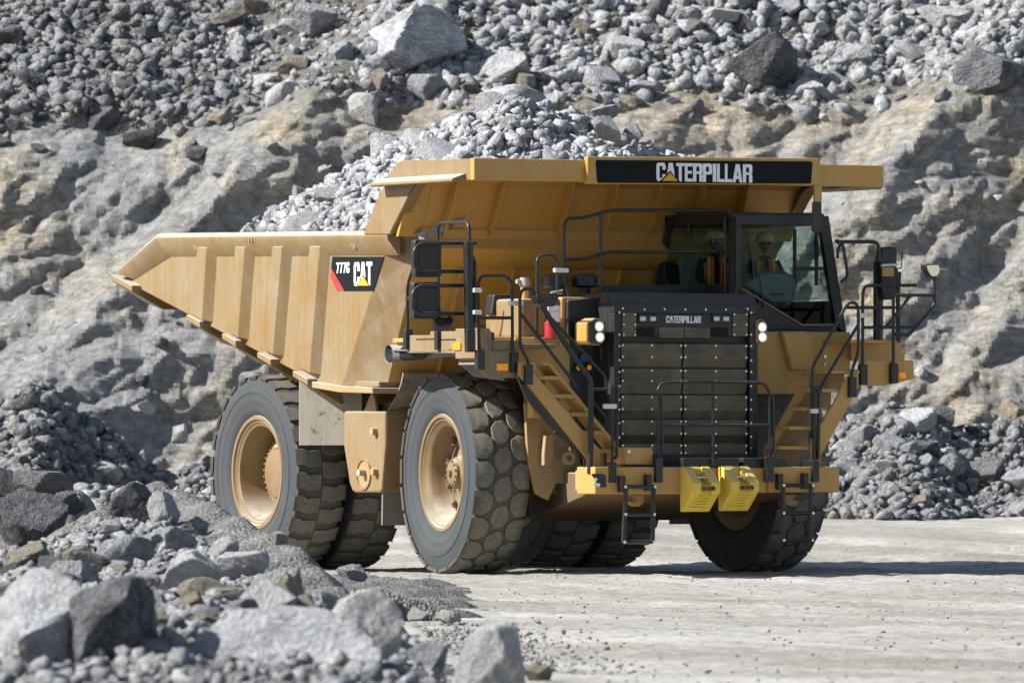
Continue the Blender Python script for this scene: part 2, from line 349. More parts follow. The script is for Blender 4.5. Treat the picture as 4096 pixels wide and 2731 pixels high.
# ------------------------------------------------------------------ mesh helpers
class MB:
    """Collects shapes; build() links them as ONE mesh object."""
    def __init__(self): self.v = []; self.f = []; self.m = []; self.mi = 0
    def raw(self, vs, fs):
        o = len(self.v); self.v += [tuple(x) for x in vs]
        self.f += [tuple(i + o for i in f) for f in fs]; self.m += [self.mi]*len(fs); return self
    def hexa(self, p):
        return self.raw(p, [(0, 3, 2, 1), (4, 5, 6, 7), (0, 1, 5, 4), (1, 2, 6, 5), (2, 3, 7, 6), (3, 0, 4, 7)])
    def box(self, x0, x1, y0, y1, z0, z1):
        return self.hexa([(x0, y0, z0), (x1, y0, z0), (x1, y1, z0), (x0, y1, z0), (x0, y0, z1), (x1, y0, z1), (x1, y1, z1), (x0, y1, z1)])
    def prism(self, axis, a0, a1, pts):
        """Polygon in the plane across axis, swept from a0 to a1. pts are pairs of the two other coordinates."""
        i = 'xyz'.index(axis)
        def up(p, a):
            q = list(p); q.insert(i, a); return tuple(q)
        k = len(pts)
        return self.raw([up(p, a0) for p in pts] + [up(p, a1) for p in pts],
                        [tuple(range(k)), tuple(range(2*k - 1, k - 1, -1))] + [(j, (j + 1) % k, (j + 1) % k + k, j + k) for j in range(k)])
    def strip(self, A, B, t=(0, 0, 0)):
        """Sheet between two polylines, given thickness by offset t."""
        k = len(A); t = Vector(t)
        vs = [Vector(p) for p in A] + [Vector(p) for p in B]; vs += [p + t for p in vs]
        fs = []
        for j in range(k - 1):
            fs += [(j, j + 1, k + j + 1, k + j), (2*k + j, 3*k + j, 3*k + j + 1, 2*k + j + 1),
                   (j, 2*k + j, 2*k + j + 1, j + 1), (k + j, k + j + 1, 3*k + j + 1, 3*k + j)]
        fs += [(0, k, 3*k, 2*k), (k - 1, 3*k - 1, 4*k - 1, 2*k - 1)]
        return self.raw(vs, fs)
    def cyl(self, p0, p1, r0, r1=None, n=16, caps=True):
        r1 = r0 if r1 is None else r1
        p0, p1 = Vector(p0), Vector(p1); d = (p1 - p0).normalized()
        a = d.orthogonal().normalized(); b = d.cross(a)
        vs = []
        for p, r in ((p0, r0), (p1, r1)):
            vs += [p + (a*math.cos(2*math.pi*k/n) + b*math.sin(2*math.pi*k/n))*r for k in range(n)]
        fs = [(k, (k + 1) % n, n + (k + 1) % n, n + k) for k in range(n)]
        if caps: fs += [tuple(range(n - 1, -1, -1)), tuple(range(n, 2*n))]
        return self.raw(vs, fs)
    def lathe(self, prof, n=48, o=(0, 0, 0), axis='x', closed=False):
        """prof: (radius, position along the axis) pairs."""
        vs = []; k = len(prof)
        for j in range(n):
            c, s = math.cos(2*math.pi*j/n), math.sin(2*math.pi*j/n)
            for r, t in prof:
                q = {'x': (t, r*c, r*s), 'y': (r*s, t, r*c), 'z': (r*c, r*s, t)}[axis]
                vs.append((q[0] + o[0], q[1] + o[1], q[2] + o[2]))
        fs = []
        for j in range(n):
            j2 = (j + 1) % n
            for i in range(k if closed else k - 1):
                i2 = (i + 1) % k
                fs.append((j*k + i, j*k + i2, j2*k + i2, j2*k + i))
        return self.raw(vs, fs)
    def tube(self, pts, r, fillet=0.09, n=8, closed=False):
        P = [Vector(p) for p in pts]; Q = []
        for j, p in enumerate(P):
            if fillet <= 0 or (not closed and j in (0, len(P) - 1)): Q.append(p); continue
            a = P[j - 1] - p; b = P[(j + 1) % len(P)] - p
            f = min(fillet, a.length*0.45, b.length*0.45)
            s, e = p + a.normalized()*f, p + b.normalized()*f
            for q in range(5):
                u = q/4; Q.append(s*(1 - u)**2 + p*2*u*(1 - u) + e*u*u)
        k = len(Q); rings = []; nrm = None
        for j in range(k):
            if closed: d = Q[(j + 1) % k] - Q[j - 1]
            else: d = Q[min(j + 1, k - 1)] - Q[max(j - 1, 0)]
            d.normalize()
            if nrm is None: nrm = d.orthogonal().normalized()
            else:
                nrm = nrm - d*nrm.dot(d)
                nrm = nrm.normalized() if nrm.length > 1e-6 else d.orthogonal().normalized()
            b = d.cross(nrm)
            rings += [Q[j] + (nrm*math.cos(2*math.pi*q/n) + b*math.sin(2*math.pi*q/n))*r for q in range(n)]
        fs = []
        for j in range(k if closed else k - 1):
            j2 = (j + 1) % k
            fs += [(j*n + q, j*n + (q + 1) % n, j2*n + (q + 1) % n, j2*n + q) for q in range(n)]
        if not closed: fs += [tuple(range(n - 1, -1, -1)), tuple(range((k - 1)*n, k*n))]
        return self.raw(rings, fs)
    def build(self, name, mats, parent=None, smooth=None, bevel=0.0, loc=None, kind=None):
        me = bpy.data.meshes.new(name)
        me.from_pydata(self.v, [], self.f)
        if not isinstance(mats, (list, tuple)): mats = [mats]
        for x in mats: me.materials.append(M[x] if isinstance(x, str) else x)
        if len(mats) > 1: me.polygons.foreach_set('material_index', self.m)
        bm = bmesh.new(); bm.from_mesh(me); bmesh.ops.recalc_face_normals(bm, faces=bm.faces); bm.to_mesh(me); bm.free()
        if smooth is not None:
            me.shade_smooth(); me.set_sharp_from_angle(angle=math.radians(smooth))
        o = bpy.data.objects.new(name, me); COL.objects.link(o)
        if parent is not None: o.parent = parent
        if loc is not None: o.location = loc
        if kind: o['kind'] = kind
        if bevel > 0:
            bv = o.modifiers.new('bevel', 'BEVEL'); bv.width = bevel; bv.segments = 2; bv.limit_method = 'ANGLE'; bv.angle_limit = math.radians(40)
        return o

def thing(name, label, cat, loc=(0, 0, 0), group=None):
    o = bpy.data.objects.new(name, None); COL.objects.link(o); o.location = loc
    o.empty_display_size = 0.2
    return tag(o, label, cat, group)
def tag(o, label, cat, group=None):
    o['label'] = label; o['category'] = cat
    if group: o['group'] = group
    return o
def copy_tree(o, parent=None):
    kids = [c for c in o.children]
    c = o.copy(); COL.objects.link(c)
    if parent is not None: c.parent = parent
    for k in kids: copy_tree(k, c)
    return c

# heavy condensed capitals as convex pieces in a unit box
def glyph(ch):
    tx, ty = 0.34, 0.17
    Lb = [(0, 0), (tx, 0), (tx, 1), (0, 1)]
    Lr = [(0, .10), (tx, .0), (tx, 1), (0, .90)]
    top = [(0, 1 - ty), (1, 1 - ty), (1, 1), (0, 1)]; bot = [(0, 0), (1, 0), (1, ty), (0, ty)]
    ctop = [(0.0, .86), (.14, 1), (.86, 1), (1, .86), (1, 1 - ty), (0, 1 - ty)]; cbot = [(0.0, .14), (0, ty), (1, ty), (1, .14), (.86, 0), (.14, 0)]
    mid = [(0, .43), (.9, .43), (.9, .58), (0, .58)]
    inner = [(0, .14), (tx, .14), (tx, .86), (0, .86)]
    return {
        'C': [inner, ctop, cbot, [(1 - tx, .62), (1, .62), (1, .85), (1 - tx, .85)], [(1 - tx, .15), (1, .15), (1, .38), (1 - tx, .38)]],
        'G': [inner, ctop, cbot, [(1 - tx, .66), (1, .66), (1, .85), (1 - tx, .85)], [(1 - tx, .05), (1, .05), (1, .50), (1 - tx, .50)], [(.5, .36), (1, .36), (1, .5), (.5, .5)]],
        'A': [[(0, 0), (.30, 0), (.60, 1), (.30, 1)], [(.70, 0), (1, 0), (.70, 1), (.40, 1)], [(.22, .18), (.78, .18), (.72, .36), (.28, .36)]],
        'T': [top, [(.5 - tx/2, 0), (.5 + tx/2, 0), (.5 + tx/2, 1), (.5 - tx/2, 1)]],
        'E': [Lb, top, bot, mid],
        'L': [Lb, bot],
        'I': [[(.1, 0), (.9, 0), (.9, 1), (.1, 1)]],
        'P': [Lb, [(0, 1 - ty), (1, 1 - ty), (1, .9), (.88, 1), (0, 1)], [(0, .40), (.88, .40), (1, .5), (1, .55), (0, .55)], [(1 - tx, .5), (1, .5), (1, .9), (1 - tx, .9)]],
        'R': [Lb, [(0, 1 - ty), (1, 1 - ty), (1, .9), (.88, 1), (0, 1)], [(0, .42), (.9, .42), (.98, .56), (0, .56)], [(1 - tx, .54), (1, .54), (1, .9), (1 - tx, .9)], [(1 - tx, 0), (1, 0), (1, .40), (.9, .46), (1 - tx, .46)]],
        '7': [top, [(.18, 0), (.54, 0), (1, .85), (.62, .85)]],
        'H': [Lb, [(1 - tx, 0), (1, 0), (1, 1), (1 - tx, 1)], mid],
        'K': [Lb, [(tx*.6, .40), (tx*.6 + .3, .62), (1, 1), (.62, 1)], [(tx*.8, .55), (.60, .62), (1, 0), (.64, 0)]],
        'S': [ctop, cbot, [(0, .43), (1, .43), (1, .57), (0, .57)], [(0, .5), (tx, .5), (tx, .85), (0, .85)], [(1 - tx, .15), (1, .15), (1, .5), (1 - tx, .5)], [(1 - tx, .68), (1, .68), (1, .85), (1 - tx, .85)], [(0, .15), (tx, .15), (tx, .32), (0, .32)]],
    }[ch]
def lettering(text, org, ex, ez, width, height, depth, widths=None, gap=0.10):
    """Letters on a plane: org is the lower left corner, ex and ez unit directions of the line and of its height."""
    widths = widths or {}
    W = [widths.get(c, 1.0) for c in text]; tot = sum(W) + gap*(len(text) - 1)
    u = width/tot; mb = MB(); org, ex, ez = Vector(org), Vector(ex), Vector(ez); nrm = ex.cross(ez); x = 0
    for c, wd in zip(text, W):
        for k, poly in enumerate(glyph(c)):
            d = depth + 0.0004*k
            A = [org + ex*((x + px*wd)*u) + ez*(py*height) for px, py in poly]
            kk = len(A)
            mb.raw(A + [p + nrm*d for p in A], [tuple(range(kk, 2*kk))] + [(j, (j + 1) % kk, kk + (j + 1) % kk, kk + j) for j in range(kk)])
        x += wd + gap
    return mb

# ================================================================== THE HAUL TRUCK (front towards -y, its right side towards -x)
truck = thing('haul_truck', 'dusty yellow mining haul truck loaded with pale rock', 'haul truck')

# ---------------------------------------------------------------- dump body
SX = 2.72                                    # half width of the side sheet
def y_wall(z): return 0.50 - 0.49*(z - 3.84)
def y_edge(z): return 0.97 + 0.708*(4.0 - z)
FL = [(8.62, 3.86), (2.83, 2.42), (2.11, 2.38)]         # floor line in side view (y, z)
def z_floor(y): return 2.42 + (y - 2.83)*0.2487 if y > 2.83 else 2.40
mb = MB()
for s in (-1, 1):
    side = [(8.62, 3.86), (2.83, 2.42), (2.11, 2.38), (y_edge(4.02), 4.02), (0.62, 4.27), (0.62, 4.32), (7.45, 4.42)]
    mb.prism('x', s*SX, s*(SX - 0.05), side)
# floor, rear part sloping up to the tail, flat part to the front wall
mb.prism('x', -SX + 0.05, SX - 0.05, [(8.62, 3.86), (2.83, 2.42), (2.11, 2.36), (1.2, 2.36), (1.2, 2.42), (2.11, 2.44), (2.83, 2.50), (8.62, 3.94)])
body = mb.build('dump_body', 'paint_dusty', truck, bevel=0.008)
mb = MB()
# front wall, leaning forward, running up into the canopy
mb.prism('x', -2.54, 2.54, [(y_wall(2.36), 2.36), (y_wall(4.88), 4.88), (y_wall(4.88) + .06, 4.88), (y_wall(2.36) + .06, 2.36)])
# canopy slab over the cab
mb.box(-2.855, 2.855, -1.765, 0.30, 5.02, 5.115)
mb.prism('x', -2.855, 2.855, [(y_wall(4.24) + .012, 4.24), (y_wall(4.88) + .012, 4.88), (-.33, 5.03), (-.25, 5.03), (y_wall(4.88) + .07, 4.88), (y_wall(4.24) + .07, 4.24)])
mb.prism('x', -2.54, 2.54, [(y_wall(4.88), 4.88), (-0.35, 5.02), (0.1, 5.02), (y_wall(4.88) + .06, 4.88)])
mb.build('front_wall', 'paint', body)

# chamfered front corner between the side sheet and the front wall, dust thrown up by the tyres over paint darkened as shade
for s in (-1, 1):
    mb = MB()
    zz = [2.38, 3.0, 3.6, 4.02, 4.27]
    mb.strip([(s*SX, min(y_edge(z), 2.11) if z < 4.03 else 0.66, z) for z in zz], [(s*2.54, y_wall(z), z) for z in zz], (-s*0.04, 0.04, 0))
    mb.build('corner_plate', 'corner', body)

def sub(mb, name, mats, parent, **k): return mb.build(name, mats, parent, **k)

# canopy front beam in three lengths
mb = MB(); mb.box(-2.935, 2.95, -1.86, -1.76, 4.885, 5.158)
sub(mb, 'canopy_beam', 'paint', body, bevel=0.012)
# canopy side sheets with their rounded front edge and inward flange
edge = [(-2.9,-1.789,4.887),(-2.9,-1.044,4.908),(-2.9,-0.647,4.916),(-2.9,-0.49,4.913),(-2.9,-0.347,4.899),(-2.9,-0.241,4.862),(-2.9,-0.161,4.815),(-2.9,-0.075,4.747),(-2.9,0.012,4.663),(-2.9,0.445,4.272)]
top = [(-2.9,1.188,4.289),(-2.9,0.852,4.671),(-2.9,0.468,5.029),(-2.9,0.373,5.087),(-2.9,0.271,5.151),(-2.9,0.185,5.177),(-2.9,0.113,5.186),(-2.9,-1.789,5.152)]
for s in (-1, 1):
    mb = MB()
    poly = [(p[1], p[2]) for p in top] + [(p[1], p[2]) for p in edge]
    mb.prism('x', s*2.90, s*2.86, poly)
    mb.strip([(s*2.90, p[1], p[2]) for p in edge], [(s*2.74, p[1], p[2] + .02) for p in edge], (0, 0.03, 0.01))
    sub(mb, 'canopy_side', 'paint_dusty', body, bevel=0.006)
    mb = MB()
    mb.prism('y', 0.62, -1.58, [(s*2.90, 4.98), (s*3.09, 4.915), (s*3.10, 4.88), (s*3.07, 4.865), (s*2.90, 4.90)])
    sub(mb, 'ledge', 'paint_dusty', body, bevel=0.01)
# top side rails: rounded outside, sloping underside, following the tail down
for s in (-1, 1):
    mb = MB()
    prof = [(2.70, .0), (2.80, .012), (2.855, -.01), (2.885, -.05), (2.88, -.10), (2.725, -.30), (2.70, -.30)]
    secs = []
    for (y, z, tilt) in ((0.56, 4.310, 0), (7.25, 4.425, 0.42), (8.50, 3.95, 0.9)):
        sec = []
        for px, pz in prof:
            dy = -pz*tilt*-1.0
            sec.append((s*px, y + pz*tilt*1.2, z + pz*(1.0 if tilt < .8 else 0.35)))
        secs.append(sec)
    for a, b in zip(secs, secs[1:]):
        k = len(a)
        mb.raw(a + b, [(j, (j + 1) % k, (j + 1) % k + k, j + k) for j in range(k)])
    k = len(prof)
    mb.raw(secs[0], [tuple(range(k))]); mb.raw(secs[-1], [tuple(range(k))])
    # split sleeve at mid length and the two drain slots
    sub(mb, 'side_rail', 'paint_dusty', body, smooth=40)
    for yy in (4.44, 4.36):
        mb = MB(); mb.prism('y', yy, yy + .018, [(s*2.79, 4.352 + .07*.2), (s*2.86, 4.36), (s*2.892, 4.31), (s*2.89, 4.25), (s*2.83, 4.25)])
        sub(mb, 'rail_seam', 'paint_mud', body)
    for yy in (6.15, 1.62):
        mb = MB(); mb.cyl((s*2.79, yy, 4.175 + .017*(yy - .5)), (s*2.835, yy, 4.15 + .017*(yy - .5)), .07, n=14)
        sub(mb, 'rail_drain', 'paint_mud', body)
# ribs on the sides: square to the sloping floor, wider at the foot, boxed out from the sheet
ribs = [(-2.8,6.074,4.226),(-2.8,5.813,4.22),(-2.8,5.952,3.261),(-2.8,6.356,3.37),(-2.8,4.967,4.206),(-2.8,4.698,4.2),(-2.8,4.895,3.02),(-2.8,5.3,3.135),(-2.8,3.883,4.186),(-2.8,3.622,4.181),(-2.8,3.882,2.793),(-2.8,4.273,2.894),(-2.8,2.824,4.169),(-2.8,2.541,4.163),(-2.8,2.831,2.542),(-2.8,3.254,2.661)]
for s in (-1, 1):
    for k in range(4):
        a, b, c, d = ribs[4*k:4*k + 4]
        o = 2.83
        mb = MB()
        ins = -0.13                       # where the slanted front face of the rib lands on the sheet
        pts = [(s*o, a[1], a[2]), (s*o, b[1], b[2]), (s*o, c[1], c[2]), (s*o, d[1], d[2]),
               (s*(SX-.02), a[1] + .01, a[2] + .02), (s*(SX-.02), b[1] + ins, b[2] + .02), (s*(SX-.02), c[1] + ins, c[2] - .03), (s*(SX-.02), d[1] + .01, d[2])]
        mb.hexa(pts)
        sub(mb, 'rib', 'paint_dusty', body, bevel=0.01)
# bolsters under the floor, one below every rib, with cut-back ends; plus the tail sill
for k, (y0, y1) in enumerate([(ribs[4*k + 3][1], ribs[4*k + 2][1]) for k in range(4)] + [(8.66, 8.0)]):
    mb = MB()
    za, zb = z_floor(y0) + .0, z_floor(y1) + .0
    d = .27
    o = 2.86
    A = [(-o, y0, za + .05), (-o, y1, zb + .05), (-o, y1 , zb - .03), (-o, y0, za - .02)]
    mb.raw(A + [(-o + .45, y0 - .10, za - d - .05), (-o + .45, y1 - .05, zb - d),
                (o - .45, y0 - .10, za - d - .05), (o - .45, y1 - .05, zb - d)] + [(-x, y, z) for x, y, z in A],
           [(0, 1, 2, 3), (3, 2, 5, 4), (4, 5, 7, 6), (6, 7, 10, 11), (8, 11, 10, 9), (0, 3, 4, 6, 11, 8), (1, 9, 10, 7, 5, 2), (0, 8, 9, 1)])
    sub(mb, 'bolster', 'paint_dusty', body, bevel=0.012)
mb = MB()
mb.prism('x', -2.80, 2.80, [(2.9, 2.44), (2.08, 2.375), (1.15, 2.345), (1.12, 2.27), (2.05, 2.29), (2.88, 2.36)])
sub(mb, 'bolster', 'paint_mud', body, bevel=0.012)
# stiffeners on the front wall, round torque tube and the ledge plate above it
for x in (-2.28, -1.62, -0.62, 0.02, 0.66, 1.30, 1.94):
    mb = MB()
    zs = [4.18, 4.45, 4.72, 4.95]
    mb.strip([(x, y_wall(z), z) for z in zs], [(x, y_wall(z) - (0.04 if z < 4.3 else 0.16), z - .02) for z in zs], (0.022, 0, 0))
    sub(mb, 'wall_stiffener', 'paint', body)
for x in (-1.9, -1.15, -0.4, 0.4, 1.15):
    mb = MB()
    zs = [2.5, 3.2, 3.85]
    mb.strip([(x, y_wall(z), z) for z in zs], [(x, y_wall(z) - 0.10, z) for z in zs], (0.022, 0, 0))
    sub(mb, 'wall_stiffener', 'paint', body)
mb = MB()
mb.prism('x', -2.56, 2.56, [(y_wall(4.36) , 4.36), (y_wall(4.30) - .05, 4.33), (y_wall(4.26) - .05, 4.22), (y_wall(4.16) - .14, 4.16), (y_wall(4.1) - .22, 4.09), (y_wall(4.0) - .20, 3.98), (y_wall(3.85) - .06, 3.86), (y_wall(3.8), 3.85)])
sub(mb, 'torque_tube', 'paint', body, smooth=40)

# sign across the canopy beam
p = [(-1.374,-1.93,5.2),(1.983,-1.93,5.233),(1.989,-1.93,4.895),(-1.374,-1.93,4.859)]
mb = MB(); mb.prism('y', -1.93, -1.83, [(q[0], q[2]) for q in p]); sign = mb.build('sign_box', 'paint', truck, bevel=0.015)
p = [(-1.259,-1.935,5.144),(-1.234,-1.935,5.157),(1.835,-1.935,5.19),(1.861,-1.935,5.171),(1.84,-1.935,4.923),(1.819,-1.935,4.907),(-1.218,-1.935,4.873),(-1.238,-1.935,4.889)]
mb = MB(); mb.prism('y', -1.937, -1.928, [(q[0], q[2]) for q in p]); mb.build('sign_face', 'decal', sign)
p = [(-0.396,-1.937,4.909),(0.983,-1.937,4.93),(-0.396,-1.937,5.138),(-0.321,-1.937,4.912),(-0.092,-1.937,4.916),(-0.207,-1.937,5.016),(-0.241,-1.937,4.946)]
wd = {'I': 0.48, 'L': 0.82, 'E': 0.86, 'C': 1.0, 'A': 1.08, 'T': 0.92, 'P': 1.0, 'R': 1.05}
lettering('CATERPILLAR', p[0], (1, 0, 0), (0, 0, 1), p[1][0] - p[0][0], p[2][2] - p[0][2], .004, wd, .05).build('lettering', 'white', sign)
def triangle(a, b, c, th, parent):
    mb = MB(); mb.prism('y', a[1] - th, a[1] + .003, [(a[0], a[2]), (b[0], b[2]), (c[0], c[2])]); mb.build('triangle_mark', 'tri', parent)
def triangle_dark(a, b, c, th, parent):
    g = .018
    mb = MB(); mb.prism('y', a[1] - th, a[1] + .003, [(a[0] - g*1.6, a[2] - .004), (b[0] + g*1.6, b[2] - .004), (c[0], c[2] + g*1.1)]); mb.build('triangle_edge', 'decal', parent)
triangle_dark(p[3], p[4], p[5], .010, sign); triangle(p[3], p[4], p[5], .014, sign)
# bracket and rubber strip hanging from the sign's end
p = [(1.916,-1.9,4.891),(2.019,-1.9,4.892),(2.018,-1.9,4.683),(1.916,-1.9,4.682),(1.881,-1.9,4.681),(2.007,-1.9,4.683),(2.014,-1.9,4.333),(1.983,-1.9,4.292),(1.895,-1.9,4.291),(1.867,-1.9,4.331)]
mb = MB(); mb.prism('y', -1.90, -1.86, [(q[0], q[2]) for q in p[:4]]); br = mb.build('strip_bracket', 'paint', truck)
mb = MB(); mb.prism('y', -1.915, -1.885, [(q[0], q[2]) for q in p[4:]]); mb.build('rubber_strip', plain('grey rubber', (0.055, 0.052, 0.05), 0.9), br, bevel=0.008)

# number plate decal on the right side sheet
p = [(-2.73,2.388,4.027),(-2.73,0.959,3.998),(-2.73,1.257,3.569),(-2.73,2.054,3.582),(-2.73,2.422,3.885),(-2.73,2.263,3.589),(-2.73,2.445,3.768)]
mb = MB(); mb.prism('x', -2.726, -2.715, [(q[1], q[2]) for q in (p[0], p[1], p[2], p[3], p[4])]); dec = mb.build('side_decal', 'decal', truck)
mb = MB(); mb.prism('x', -2.7265, -2.715, [(q[1], q[2]) for q in (p[4], p[3], p[5], p[6])]); mb.build('red_stripe', 'redfilm', dec)
p = [(-2.727,1.777,3.643),(-2.727,1.271,3.634),(-2.727,1.777,3.942),(-2.727,2.269,3.813),(-2.727,1.901,3.806),(-2.727,2.269,3.948),(-2.727,1.66,3.645),(-2.727,1.353,3.639),(-2.727,1.51,3.768)]
lettering('CAT', p[0], (0, -1, 0), (0, 0, 1), p[0][1] - p[1][1], p[2][2] - p[0][2], .004, {'A': 1.05}, .04).build('lettering', 'white', dec)
lettering('777G', p[3], (0, -1, 0), (0, 0, 1), p[3][1] - p[4][1], p[5][2] - p[3][2], .004, {}, .24).build('model_number', 'white', dec)
def tri_x(a, b, c, th, g, nm, m_):
    mb = MB(); mb.prism('x', -2.727 - th, -2.724, [(a[1] + g*1.6, a[2] - g*.3), (b[1] - g*1.6, b[2] - g*.3), (c[1], c[2] + g*1.2)]); mb.build(nm, m_, dec)
tri_x(p[6], p[7], p[8], .008, .016, 'triangle_edge', 'decal'); tri_x(p[6], p[7], p[8], .012, 0, 'triangle_mark', 'tri')

# ---------------------------------------------------------------- wheels
RT = 1.29
def tyre_mesh(kind):
    mb = MB()
    half = [(.70, -.235), (.735, -.30), (.80, -.335), (.92, -.362), (1.03, -.368), (1.035, -.374), (1.05, -.374), (1.055, -.366), (1.13, -.352), (1.19, -.340), (1.238, -.325), (1.252, -.24), (1.258, -.12)]
    prof = half + [(1.260, 0)] + [(r, -t) for r, t in reversed(half)]
    mb.lathe(prof, 96)
    def pt(t, a, r): return (t, r*math.cos(a), r*math.sin(a))
    def block(poly, ac, pitch):
        # poly: (position across, fraction of pitch); raised block with sloped flanks, broken top edge
        n = len(poly); cx = sum(q[0] for q in poly)/n; ca = sum(q[1] for q in poly)/n
        low, mid, hi = [], [], []
        jit = rng.uniform(-.006, .006)
        for t, f in poly:
            a = ac + f*pitch
            crown = RT - .030*(abs(t)/.37)**2.2
            low.append(pt(t*1.0 if abs(t) < .33 else math.copysign(.352, t), a, 1.215 if abs(t) > .3 else 1.248))
            t2, a2 = cx + (t - cx)*.99, ac + (ca + (f - ca)*.98)*pitch
            if abs(t) > .33: t2 = math.copysign(.366, t)
            mid.append(pt(t2, a2, crown - .010 + jit))
            t3, a3 = cx + (t - cx)*.93, ac + (ca + (f - ca)*.90)*pitch
            hi.append(pt(t3, a3, crown + jit))
        c = pt(cx, ac + ca*pitch, RT - .030*(abs(cx)/.37)**2.2 + .003 + jit)
        o = low + mid + hi + [c]
        fs = []
        for j in range(n):
            j2 = (j + 1) % n
            fs += [(j, j2, n + j2, n + j), (n + j, n + j2, 2*n + j2, 2*n + j), (2*n + j, 2*n + j2, 3*n)]
        mb.raw(o, fs)
    if kind == 'front':
        N = 22; pitch = 2*math.pi/N
        for k in range(N):
            a = k*pitch
            block([(-.355, -.44), (-.22, -.48), (-.125, -.28), (-.117, .0), (-.135, .25), (-.23, .46), (-.355, .44)], a, pitch)
            block([(-.115, -.18), (-.04, -.40), (.06, -.46), (.115, -.22), (.115, .20), (.04, .42), (-.06, .46), (-.115, .22)], a + .5*pitch, pitch)
            block([(.355, .44), (.22, .46), (.135, .25), (.117, .0), (.125, -.28), (.23, -.48), (.355, -.44)], a + .08*pitch, pitch)
    else:
        N = 26; pitch = 2*math.pi/N
        for k in range(N):
            a = k*pitch
            for s in (-1, 1):
                o = 0 if s < 0 else .5*pitch
                block([(s*.355, -.42), (s*.26, -.44), (s*.19, -.32), (s*.10, -.36), (s*.008, -.38), (s*.008, .28), (s*.09, .32), (s*.18, .38), (s*.27, .26), (s*.355, .28)], a + o, pitch)
    return mb
def rim_mesh(kind):
    mb = MB()
    if kind == 'front':
        prof = [(.70, -.20), (.745, -.295), (.735, -.315), (.695, -.315), (.675, -.285), (.66, -.285), (.645, -.262), (.60, -.24), (.575, -.20), (.555, -.10), (.545, -.02), (.52, .02), (.40, .045), (.30, .0), (.22, -.03), (.205, -.05), (.20, -.11), (.17, -.125), (.165, -.165), (.13, -.185), (.0, -.19)]
        mb.lathe(prof, 64)
        mb.lathe([(.70, .20), (.745, .295), (.70, .315), (.60, .30), (.55, .20), (.50, .06), (0, .06)], 48)
    else:
        prof = [(.70, -.20), (.745, -.295), (.735, -.315), (.69, -.315), (.675, -.285), (.655, -.285), (.64, -.265), (.61, -.255), (.595, -.20), (.575, .02), (.555, .16), (.50, .19), (.485, .12), (.475, .09), (.365, .075), (.345, .06), (.335, -.02), (.30, -.045), (.0, -.05)]
        mb.lathe(prof, 64)
        mb.lathe([(.70, .20), (.745, .295), (.70, .315), (.58, .30), (.52, .22), (0, .22)], 48)
    return mb
def hub_bits(kind):
    mb = MB()
    if kind == 'front':
        for k in range(10):
            a = 2*math.pi*k/10; c, s = math.cos(a), math.sin(a)
            for da, dr in ((-.05, .50), (.05, .50), (0, .455)):
                c, s = math.cos(a + da), math.sin(a + da)
                mb.cyl((.05, dr*c, dr*s), (-.045, dr*c, dr*s), .022, n=6)
        for k in range(12):
            a = 2*math.pi*k/12; c, s = math.cos(a)*.148, math.sin(a)*.148
            mb.cyl((-.15, c, s), (-.19, c, s), .014, n=6)
        mb.cyl((-.16, 0, 0), (-.215, 0, 0), .05, n=12)
        mb.lathe([(.42, .0), (.54, .02), (.54, .04), (.42, .05)], 40, closed=True); mb.lathe([(.05, -.178), (.165, -.160), (.165, -.15), (.05, -.15)], 32, closed=True)
    else:
        for k in range(40):
            a = 2*math.pi*k/40; c, s = math.cos(a)*.425, math.sin(a)*.425
            mb.cyl((.11, c, s), (.035, c, s), .017, n=6)
        for k in range(24):
            a = 2*math.pi*k/24; c, s = math.cos(a)*.315, math.sin(a)*.315
            mb.cyl((.0, c, s), (-.055, c, s), .012, n=6)
        mb.lathe([(.30, -.03), (.455, .07), (.455, .10), (.30, .02)], 40, closed=True)
    return mb
WH = {}
for kind in ('front', 'rear'):
    rim = rim_mesh(kind).build(kind + '_wheel', 'rim', truck, smooth=35)
    tyre_mesh(kind).build('tyre', 'tyre', rim, smooth=38)
    hub_bits(kind).build('bolt_ring', 'paint_mud' if kind == 'rear' else 'under', rim)
    WH[kind] = rim
def put_wheel(o, x, y, rz, spin):
    o.location = (x, y, 1.268); o.rotation_euler = (spin, 0, rz)
put_wheel(WH['front'], -2.085, 0, math.radians(-5.4), 0.3)
put_wheel(copy_tree(WH['front'], truck), 2.13, -.02, math.pi + math.radians(0.5), 0.9)
put_wheel(WH['rear'], -2.36, 4.65, 0, 0.1)
put_wheel(copy_tree(WH['rear'], truck), -1.50, 4.65, math.pi, 0.75)
put_wheel(copy_tree(WH['rear'], truck), 1.50, 4.65, 0, 1.3)
put_wheel(copy_tree(WH['rear'], truck), 2.36, 4.65, math.pi, 0.2)

# ---------------------------------------------------------------- chassis and underside
mb = MB()
for s in (-1, 1): mb.box(s*.62 - .16, s*.62 + .16, -1.9, 7.2, 1.45, 2.10)
mb.box(-1.2, 1.2, 4.1, 5.2, .85, 1.65)
mb.cyl((-1.9, 4.65, 1.268), (1.9, 4.65, 1.268), .36, n=20)
mb.box(-1.35, 1.35, -.55, .55, 1.1, 2.3)
mb.cyl((-1.85, 0, 1.268), (1.85, 0, 1.268), .24, n=16)
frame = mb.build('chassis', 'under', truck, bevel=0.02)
# suspension struts of the front wheels
for s in (-1, 1):
    mb = MB(); mb.cyl((s*1.45, -.05, 1.2), (s*1.33, .05, 2.9), .19, n=20); mb.cyl((s*1.46, -.05, .95), (s*1.45, -.05, 1.3), .25, n=20)
    mb.build('suspension_strut', 'paint_mud', truck, smooth=40)
